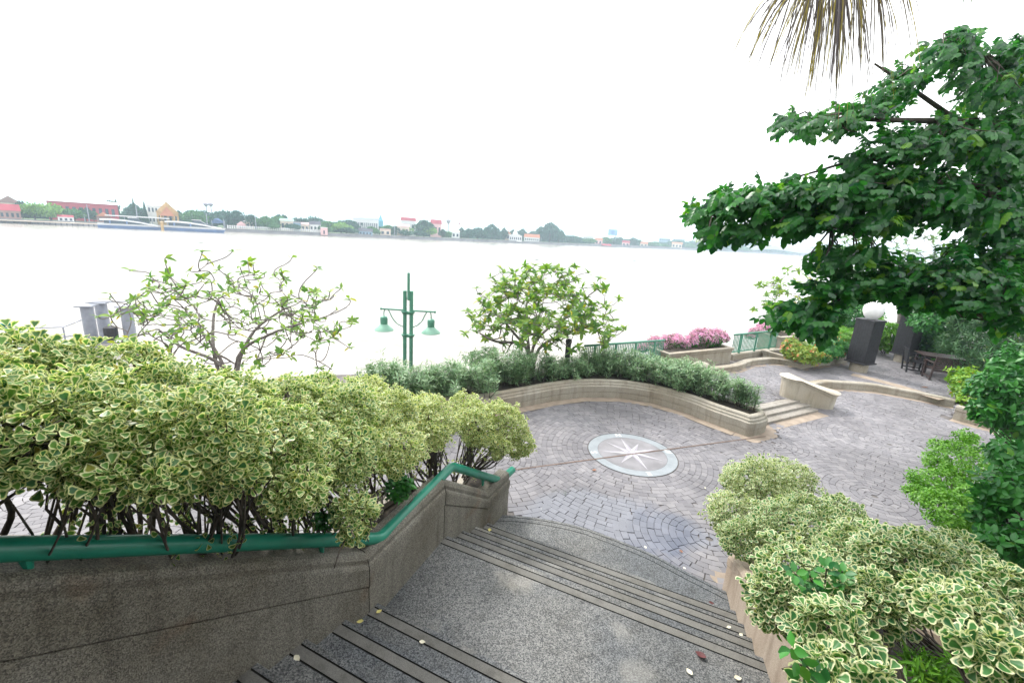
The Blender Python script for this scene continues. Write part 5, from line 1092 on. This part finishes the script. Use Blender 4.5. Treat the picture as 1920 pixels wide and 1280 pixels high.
house('white_building', 'white two-storey building left of the golden temple', 295, 282, 312, 384, 386, 410, 'white', 'white', 1.07, False, 5, .6, 2)
t = house('temple', 'golden steep-gabled temple hall behind the gap between the ferries', 317, 300, 335, 379, 399, 416, 'gold', 'gold', 1.03, True, 4, 1.0)
cx, w, _, _ = local(317, 1.03, 300, 335, 400, 416); z0_, z1_ = fz(317, 405, 1.03)-LANDZ, fz(317, 388, 1.03)-LANDZ; dd_ = -min(max(4.0, w*.5), 14)/2
MB().add([(-w*.32, dd_-2.5, z0_), (w*.32, dd_-2.5, z0_), (0, dd_-2.5, z1_), (-w*.32, dd_, z0_), (w*.32, dd_, z0_), (0, dd_, z1_)], [(0, 1, 2), (5, 4, 3), (0, 2, 5, 3), (1, 4, 5, 2), (0, 3, 4, 1)]).build('porch_roof', cols['orange'], t, local=True)
for s in (-1, 1): MB().tube([(s*w*.28, dd_-2.2, -.3), (s*w*.28, dd_-2.2, z0_)], .25, 8).build('column', cols['gold'], t, local=True)
MB().tube([(0, dd_, fz(317, 380, 1.03)-LANDZ-1), (0, dd_, fz(317, 375, 1.03)-LANDZ)], [.25, .04], 6).build('finial', cols['gold'], t, local=True)
house('pink_house', 'small pink gabled house right of the ferries', 453, 446, 461, 415, 421, 429, 'pink', 'pink', 1.02, True, 2, .8)
house('low_house', 'low white-roofed house behind the pink gabled house', 465, 456, 476, 412, 416, 428, 'white', 'beige', 1.05, False, 3, .6)
house('green_roof_hall', 'low hall with a pale green roof among the trees', 540, 527, 552, 410, 414, 430, 'green', 'beige', 1.05, False, 3, .5)
house('low_house', 'blue-grey house with an open front right of the pale green roof', 557, 551, 565, 416, 418, 431, 'dark', 'blue', 1.03, False, 3, .6)
house('low_house', 'small house with a pinkish roof beside the blue-grey house', 572, 565, 580, 417, 421, 431, 'pink', 'beige', 1.03, False, 2, .6)
house('low_house', 'dark-roofed low house between the pinkish roof and the bright clump', 590, 581, 602, 415, 421, 431, 'dark', 'white', 1.03, False, 3, .6)
house('white_building', 'long white building with many windows and a blue-grey roof', 687, 662, 711, 408, 411, 422, 'blue', 'white', 1.12, False, 12, .4)
house('dark_roofed_house', 'riverside house with a wide dark roof left of the beige building', 685, 672, 699, 428, 434, 441, 'dark', 'blue', 1.01, False, 4, .6)
house('beige_building', 'square beige building with a flat overhanging roof at the water', 723, 712, 733, 429, 431, 444, 'brown', 'beige', 1.01, False, 2, .7)
t = thing('spire', 'slender blue-green pointed spire behind the long white building', 'tower', (*shore(714, 1.15), LANDZ)); s = fscale(714, 1.15); za = fz(714, 402, 1.15); zb_ = fz(714, 414, 1.15)
MB().lathe((*shore(714, 1.15), LANDZ), [(5*s, 0), (5*s, zb_-LANDZ), (3.5*s, zb_-LANDZ+.8), (.15*s, za-LANDZ)], 8).build('spire_body', cols['teal'], t)
house('red_roofed_house', 'crimson-roofed house left of the dark dome tree', 767, 751, 780, 408, 414, 430, 'red', 'white', 1.10, False, 3, .5)
house('red_roofed_house', 'crimson-roofed house right of the dark dome tree', 818, 806, 828, 412, 420, 436, 'red', 'pink', 1.08, False, 3, .7)
house('small_house', 'small pale house with a tiled roof under the left red roof', 756, 744, 768, 420, 425, 440, 'pink', 'beige', 1.03, False, 3, .6)
house('white_house', 'small white house left of the riverside clump', 853, 846, 862, 432, 435, 446, 'beige', 'white', 1.03, False, 2, .6)
house('orange_roofed_house', 'narrow orange-roofed house left of the white temple', 951, 946, 958, 433, 438, 451, 'orange', 'beige', 1.04, True, 1, .7)
t = house('temple', 'white riverside temple with arches and a bell-shaped spire', 965, 953, 979, 437, 442, 453, 'white', 'white', 1.01, True, 6, 1.0)
s = fscale(965, 1.01)
MB().lathe((0, 0, fz(965, 439, 1.01)-LANDZ), [(5*s, 0), (4.2*s, 3*s), (2.6*s, 5*s), (2.2*s, 10*s), (.5*s, 12*s), (.1*s, 17*s)], 12).build('spire', cols['white'], t, local=True)
house('white_hall', 'white hall with a red roof right of the white temple', 997, 981, 1012, 439, 445, 454, 'orange', 'white', 1.03, False, 7, .5)
house('white_building', 'distant white building right of the great dark tree', 1101, 1091, 1112, 441, 442, 452, 'white', 'white', 1.15, False, 5, .5)
house('red_roofed_house', 'small red-roofed house above the red boat pier', 1121, 1114, 1129, 446, 450, 460, 'orange', 'pink', 1.04, False, 2, .6)
house('pier_shelter', 'long low red pier shelter at the water below the billboard', 1132, 1120, 1146, 457, 460, 464, 'red', 'white', .995, False, 5, .5)
house('red_roofed_house', 'small dark-red house right of the billboard trees', 1172, 1165, 1180, 451, 455, 464, 'red', 'pink', 1.03, False, 2, .6)
house('orange_roofed_house', 'small orange-roofed house left of the blue-grey blocks', 1206, 1199, 1214, 453, 457, 465, 'orange', 'beige', 1.03, False, 2, .6)
house('orange_roofed_house', 'orange-roofed house between the two far bushes below the blue-grey blocks', 1267, 1258, 1278, 454, 457, 467, 'orange', 'beige', 1.02, False, 3, .6)
house('blue_block', 'left blue-grey flat block above the far trees', 1244, 1233, 1255, 446, 447, 462, None, 'blue', 1.2, False, 5, .4, 3)
house('blue_block', 'right blue-grey flat block above the far trees', 1270, 1259, 1282, 447, 448, 464, None, 'blue', 1.22, False, 5, .4, 3)
t = thing('billboard', 'blue billboard on posts above the far trees', 'billboard', (*shore(1146, 1.06), LANDZ), facing(1146)); s = fscale(1146, 1.06); za, zb_ = fz(1146, 430, 1.06)-LANDZ, fz(1146, 441, 1.06)-LANDZ
MB().box((0, 0, (za+zb_)/2), (17*s, .5, za-zb_)).build('panel', plain('blue poster', (.16, .30, .55), .5, .35, .25), t, local=True)
for x in (-6, 6): MB().tube([(x*s, .5, -.3), (x*s, .5, za)], .35*1, 8).build('post', GREY, t, local=True)
def wtower(u, vt, vb, w, lab, k, col):
    t = thing('water_tower', lab, 'tower', (*shore(u, k), LANDZ)); s = fscale(u, k); z0, z1 = fz(u, vb, k)-LANDZ, fz(u, vt, k)-LANDZ; h = z1-z0
    MB().lathe((0, 0, z0), [(w*.12*s, 0), (w*.45*s, h*.45), (w*.5*s, h*.65), (w*.42*s, h*.85), (w*.06*s, h)], 16).build('tank', col, t, local=True)
    MB().tube([(0, 0, -.3), (0, 0, z0+.2)], w*.10*s, 8).build('stem', col, t, local=True)
TW = plain('water tower concrete', (.26, .24, .30), .8, .1, .3); TR = plain('red water tower', (.45, .18, .20), .8, .1, .3)
wtower(391, 381, 388, 9, 'left bowl of the double mushroom water tower above the trees', 1.3, TW); wtower(400, 381, 388, 9, 'right bowl of the double mushroom water tower above the trees', 1.3, TW)
wtower(840, 411, 420, 9, 'round grey mushroom water tower right of the red roofs', 1.25, TW); wtower(860, 417, 421, 5, 'small reddish mushroom water tower above the house', 1.3, TR)
# balustrade of white posts
t = thing('balustrade', 'long white balustrade of small posts on the bank right of the ferries', 'fence', (*shore(520, 1.003), WZ+1.4))
m = MB(); a = shore(428, 1.004); b = shore(612, 1.004); 
for f_ in np.linspace(0, 1, 50): p = a+(b-a)*f_; m.box((p[0], p[1], WZ+2.2), (.4, .4, 1.5))
m.build('posts', cols['white'], t)['kind'] = 'stuff'
MB().bar((*a, WZ+2.5), (*b, WZ+2.5), .25, .25).build('top_rail', cols['white'], t)
t = thing('pump_house', 'small pink concrete pump house ending the white balustrade', 'building', (*shore(608, 1.0), WZ), facing(608)); s = fscale(608, 1)
MB().box((0, 0, 2.2), (12*s, 3, 3.6)).build('walls', cols['pink'], t, local=True); MB().box((0, 0, 4.1), (12.6*s, 3.4, .3)).build('roof', cols['white'], t, local=True); MB().box((0, -1.53, 1.8), (2.5*s, .06, 1.8)).build('opening', cols['glass'], t, local=True)
def pole(u, vt, vb, lab, k=1.01): t = thing('pole', lab, 'pole', (*shore(u, k), LANDZ)); MB().tube([(0, 0, -.5), (0, 0, fz(u, vt, k)-LANDZ)], [.22, .12], 8).build('mast', GREY, t, local=True); MB().box((.5, 0, fz(u, vt, k)-LANDZ-.4), (1.2, .12, .1)).build('arm', GREY, t, local=True)
for u, vt, lab in [(169, 384, 'white flagpole in front of the red hall'), (161, 402, 'short pole beside the flagpole'), (260, 386, 'mast between the two cypresses'), (421, 411, 'short mast at the bow of the right ferry'), (390, 400, 'mast behind the right ferry'), (481, 398, 'tall mast behind the white balustrade'), (740, 419, 'mast right of the beige building'), (1014, 445, 'thin mast left of the great dark tree')]: pole(u, vt, 0, lab)
t = thing('net_frame', 'dark blue net canopy on posts right of the right ferry', 'canopy', (*shore(411, 1.01), LANDZ), facing(411)); s = fscale(411, 1.01)
za, zb_ = fz(411, 407, 1.01)-LANDZ, fz(411, 424, 1.01)-LANDZ
MB().add([(-10*s, 0, za*.55), (-6*s, -1, za*.82), (0, 0, za*.9), (8*s, 0, za*.62), (8*s, 0, za*.5), (-9*s, 0, za*.4)], [(0, 1, 2, 3, 4, 5)]).build('net', cols['navy'], t, local=True)
for x in (-10, 10): MB().tube([(x*s, .2, -.3), (x*s, .2, za*.7)], .15, 6).build('post', GREY, t, local=True)
# ------------------------------------------------------------------ ferries
def ferry(u0, u1, lab, k=.965):
    uc = (u0+u1)/2; p0 = at(u0, vs(u0)+2.0, WZ)[:2]*.985; p1 = at(u1, vs(u1)+2.2, WZ)[:2]*.985; c = (p0+p1)/2; L = np.linalg.norm(p1-p0); rz = math.atan2(*(p1-p0)[::-1])
    t = thing('ferry', lab, 'boat', (c[0], c[1], WZ), rz); h = L/2; W = L*.14; kk = L/28*1.4
    def hull(x0, x1, z0, z1, wf, mat, nm, bow=.25, rake=0):
        m = MB(); n = 12; V = []
        for i in range(n+1):
            f_ = i/n; x = x0+(x1-x0)*f_; w = W/2*wf*(1 if f_ < 1-bow else max(.04, math.cos((f_-1+bow)/bow*PI/2)**.7))
            for s_, z, e in ((-1, z0, .8), (-1, z1, 1), (1, z1, 1), (1, z0, .8)): V.append((x+(rake*f_ if z == z1 else 0), s_*w*e, z))
        Fq = [(i*4+j, i*4+4+j, i*4+4+(j+1) % 4, i*4+(j+1) % 4) for i in range(n) for j in range(4)]+[(0, 1, 2, 3), (n*4+3, n*4+2, n*4+1, n*4)]
        return m.add(V, Fq).build(nm, mat, t, local=True)
    hull(-h, h*.96, -.3, 1.15*kk, 1, cols['navy'], 'hull', .3, .8); hull(-h, h, 1.152*kk, 1.9*kk, 1.03, cols['white'], 'bulwark', .3, .6)
    # long white superstructure that slopes down to the bow
    V = []; prof = [(-.92, 3.6, .0), (-.55, 3.75, 0), (-.1, 3.5, 0), (.35, 3.0, 0), (.72, 2.2, 0), (.9, 1.95, 0)]
    for x, z, _ in prof:
        for s_ in (-1, 1): V += [(x*h, s_*W*.46, (z-.55)*kk), (x*h, s_*W*.44, z*kk)]
    m = MB(); m.add(V, [q for i in range(5) for q in ((4*i, 4*i+4, 4*i+5, 4*i+1), (4*i+1, 4*i+5, 4*i+7, 4*i+3), (4*i+3, 4*i+7, 4*i+6, 4*i+2), (4*i+2, 4*i+6, 4*i+4, 4*i))]+[(0, 1, 3, 2), (20, 22, 23, 21)]); m.build('superstructure', cols['white'], t, local=True)
    m = MB(); m.box((-.1*h, 0, 2.45*kk), (h*1.4, W*.82, 1.2*kk)); m.build('window_band', cols['glass'], t, local=True)
    for x in (-.62, -.1): MB().box((x*h, 0, 2.45*kk), (.05*h, W*.92, 1.3*kk)).build('pillar', cols['navy'], t, local=True)
    V = [(-.05*h, -W*.3, 3.5*kk), (.42*h, -W*.3, 3.0*kk), (.42*h, W*.3, 3.0*kk), (-.05*h, W*.3, 3.5*kk), (0, -W*.26, 4.5*kk), (.22*h, -W*.26, 4.4*kk), (.22*h, W*.26, 4.4*kk), (0, W*.26, 4.5*kk)]
    MB().add(V, [(0, 1, 5, 4), (1, 2, 6, 5), (2, 3, 7, 6), (3, 0, 4, 7)]).build('wheelhouse', cols['glass'], t, local=True); MB().box((.09*h, 0, 4.52*kk), (.30*h, W*.62, .18*kk)).build('wheelhouse_roof', cols['white'], t, local=True)
ferry(184, 303, 'left long white and navy ferry moored at the far bank'); ferry(307, 421, 'right long white and navy ferry moored behind the left one')
t = thing('pontoon', 'long white canopy roof on posts behind the left ferry', 'pontoon', (*shore(262, 1.0), WZ), facing(262)); s = fscale(262, 1.0); z = fz(262, 407, 1)-WZ
MB().box((0, 1.0, z), (92*s, 4, .35)).build('canopy', cols['white'], t, local=True)
for x in (-42, -20, 0, 20, 42): MB().tube([(x*s, 1, 0), (x*s, 1, z)], .15, 6).build('post', GREY, t, local=True)
MB().box((0, 1, .5), (94*s, 5, .8)).build('deck', EMB, t, local=True)
t = thing('dolphin_pile', 'rusty mooring pile between the two ferries', 'pile', (*(at(305, 431, WZ)[:2]*.97), WZ)); MB().lathe((0, 0, -1), [(.5, 0), (.5, 3.8), (.65, 3.9), (.65, 4.2), (.3, 4.4)], 12).build('shaft', cols['gold'], t, local=True)
t = thing('jetty', 'low dark timber jetty left of the left ferry', 'jetty', (*(shore(110)*.985), WZ), facing(110)); s = fscale(110, .985); MB().box((0, 0, 1.0), (160*s, 3, .3)).build('deck', cols['beige'], t, local=True)
m = MB()
for x in np.linspace(-78, 78, 22): MB().tube([(x*s, -1.2, -.6), (x*s, -1.2, 1.0)], .2, 6).build('pile', cols['dark'], t, local=True)
# drifting weed rafts
for u, v, w, lab in [(925, 457+1.5, 8, 'small weed raft just off the bank left of the temple'), (1006, 487, 10, 'weed raft above the frangipani, left one'), (1060, 479, 9, 'weed raft floating below the great dark tree'), (1190, 489.5, 11, 'longer weed raft below the billboard'), (1204, 490.5, 8, 'shorter faint weed raft right of the longer one'), (375, 455, 16, 'thin weed streak on the river above the bare frangipani')]:
    p = at(u, v, WZ); s = proj(p)[2]/F; t = thing('weed_raft', lab, 'floating weed', tuple(p), facing(u)); L = w*s; c = NR.normal(size=(160, 3))*np.array([L*.25, L*.12, .05]); c[:, 2] = abs(c[:, 2]); c += p
    leaves_obj('weed', OVALS, c, nrm(NR.normal(size=c.shape)+[0, 0, .5]), nrm(NR.normal(size=c.shape)), L*.06, FG['dark'], t); MB().lathe((p[0], p[1], WZ-.05), [(L*.35, 0), (L*.33, .12), (L*.2, .16)], 12).build('mat', FG['dark'], t).scale = (1, .4, 1)
# ------------------------------------------------------------------ bridge
t = thing('bridge', 'pale concrete girder bridge crossing the river at the right, partly behind the tree', 'bridge', (*shore(1400), LANDZ))
b0 = dep(1395, 461.5, 700); b1 = dep(1790, 478, 600); BC = plain('pale bridge concrete', (.42, .42, .44), .8, .08, .1)
n = 24; V = []
dr_ = nrm(b1-b0); sd_ = np.array([-dr_[1], dr_[0], 0])*9
for i in range(n+1):
    f_ = i/n; p = b0+(b1-b0)*f_; dpt = 3.0+4.0*abs(math.cos(f_*PI*3.2))**2.2
    V += [tuple(p-sd_), tuple(p+sd_), tuple(p+sd_-np.array([0, 0, dpt])), tuple(p-sd_-np.array([0, 0, dpt]))]
MB().add(V, [(4*i+j, 4*i+4+j, 4*i+4+(j+1) % 4, 4*i+(j+1) % 4) for i in range(n) for j in range(4)]).build('girder', BC, t)
MB().bar(b0+np.array([0, 0, .6])-sd_, b1+np.array([0, 0, .6])-sd_, .4, 1.1).build('parapet', cols['white'], t)
for f_ in (0.0, .3125, .625, .9375): p = b0+(b1-b0)*f_; MB().box((p[0], p[1], (WZ-2+p[2]-6)/2), (5, 12, p[2]-6-WZ+2), math.atan2(dr_[1], dr_[0])).build('pier', BC, t)
house('orange_roofed_house', 'orange-roofed building just above the near end of the bridge', 1445, 1425, 1468, 459, 461, 470, 'orange', 'white', 1.6, False, 6, .3)
# ------------------------------------------------------------------ unseen building and canopy, added to shade the stairs and side wall
WB = plain('dark shade block', (.10, .10, .095), .9, .2, 1)
t = thing('shade_building', 'unseen dark building and canopy added behind the stairs to shade them', 'building', (0, -6, 0))
MB().box((0, -6.5, 5.5), (26, 2, 17)).build('wall', WB, t); MB().box((-.5, -3.0, 7.4), (20, 6.2, .35)).build('canopy', WB, t)
# ------------------------------------------------------------------ air, light, sky
hz_ = bpy.data.materials.new('haze'); hz_.use_nodes = True; nt = hz_.node_tree; nt.nodes.clear(); o_ = nt.nodes.new('ShaderNodeOutputMaterial'); v_ = nt.nodes.new('ShaderNodeVolumePrincipled')
v_.inputs['Color'].default_value = (.70, .87, 1, 1); v_.inputs['Density'].default_value = HAZE; v_.inputs['Anisotropy'].default_value = .2; nt.links.new(v_.outputs[0], o_.inputs['Volume'])
if HAZE > 0:
    m = MB(); m.box((0, 2000, 21), (12400, 11000, 56)); hb = m.build('haze', hz_); tag(hb, kind='stuff', label='thin pale river haze filling the air', cat='haze')
W = bpy.data.worlds.new('World'); SC.world = W; W.use_nodes = True; nt = W.node_tree; nt.nodes.clear()
def wn(ty, **k): 
    x = nt.nodes.new(ty)
    for a, b in k.items(): setattr(x, a, b)
    return x
SE, SA = math.radians(48), math.radians(-38)     # sun elevation, azimuth from straight ahead (negative = left)
sky = wn('ShaderNodeTexSky', sky_type='NISHITA'); sky.sun_disc = False; sky.sun_elevation = SE; sky.sun_rotation = SA
bg = wn('ShaderNodeBackground'); bg.inputs[1].default_value = .12; ow = wn('ShaderNodeOutputWorld')
tc = wn('ShaderNodeTexCoord'); sx = wn('ShaderNodeSeparateXYZ'); nt.links.new(tc.outputs['Generated'], sx.inputs[0])
nz = wn('ShaderNodeTexNoise'); nz.inputs['Scale'].default_value = 5.5; nz.inputs['Detail'].default_value = 7; nz.inputs['Roughness'].default_value = .55; nt.links.new(tc.outputs['Generated'], nz.inputs['Vector'])
_r = ray(1120, 965); _r = np.array([_r[0], _r[1], -_r[2]]); _r /= np.linalg.norm(_r)      # a break in the cloud well above the frame
dv = wn('ShaderNodeVectorMath', operation='DISTANCE'); nt.links.new(tc.outputs['Generated'], dv.inputs[0]); dv.inputs[1].default_value = tuple(_r)
mr = wn('ShaderNodeMapRange'); mr.inputs[1].default_value = .38; mr.inputs[2].default_value = .18; mr.inputs[3].default_value = 0; mr.inputs[4].default_value = .5; nt.links.new(dv.outputs['Value'], mr.inputs[0])
lo = wn('ShaderNodeMapRange'); lo.inputs[1].default_value = .43; lo.inputs[2].default_value = .48; nt.links.new(sx.outputs[2], lo.inputs[0])
mu = wn('ShaderNodeMath', operation='MULTIPLY'); nt.links.new(mr.outputs[0], mu.inputs[0]); nt.links.new(lo.outputs[0], mu.inputs[1])
_q = ray(1082, 945); _q = np.array([_q[0], _q[1], -_q[2]]); _q /= np.linalg.norm(_q)
d2 = wn('ShaderNodeVectorMath', operation='DISTANCE'); nt.links.new(tc.outputs['Generated'], d2.inputs[0]); d2.inputs[1].default_value = tuple(_q)
m2 = wn('ShaderNodeMapRange'); m2.inputs[1].default_value = .12; m2.inputs[2].default_value = .0; m2.inputs[4].default_value = .8; nt.links.new(d2.outputs['Value'], m2.inputs[0])
ad = wn('ShaderNodeMath', operation='ADD'); nt.links.new(nz.outputs[0], ad.inputs[0]); nt.links.new(m2.outputs[0], ad.inputs[1])
sb = wn('ShaderNodeMath', operation='SUBTRACT'); nt.links.new(ad.outputs[0], sb.inputs[0]); nt.links.new(mu.outputs[0], sb.inputs[1])
cr = wn('ShaderNodeMapRange'); cr.inputs[1].default_value = -.06; cr.inputs[2].default_value = .14; nt.links.new(sb.outputs[0], cr.inputs[0])
mx = wn('ShaderNodeMix', data_type='RGBA'); nt.links.new(cr.outputs[0], mx.inputs[0]); nt.links.new(sky.outputs[0], mx.inputs[6]); mx.inputs[7].default_value = (CLOUD, CLOUD*1.01, CLOUD*1.03, 1)
nt.links.new(mx.outputs[2], bg.inputs[0]); nt.links.new(bg.outputs[0], ow.inputs[0])
sl = bpy.data.lights.new('sun', 'SUN'); sl.energy = SUNE; sl.angle = math.radians(12); sl.color = (1, .96, .90); so = bpy.data.objects.new('sun', sl); COL.objects.link(so)
sdv = Vector((math.sin(SA)*math.cos(SE), math.cos(SA)*math.cos(SE), math.sin(SE))); so.rotation_euler = sdv.to_track_quat('Z', 'Y').to_euler()
SC.view_settings.view_transform = 'Standard'; SC.view_settings.look = 'None'; SC.view_settings.exposure = EXPO; SC.view_settings.gamma = 1
SC.cycles.max_bounces = 8; SC.cycles.transparent_max_bounces = 8; SC.cycles.volume_bounces = 1
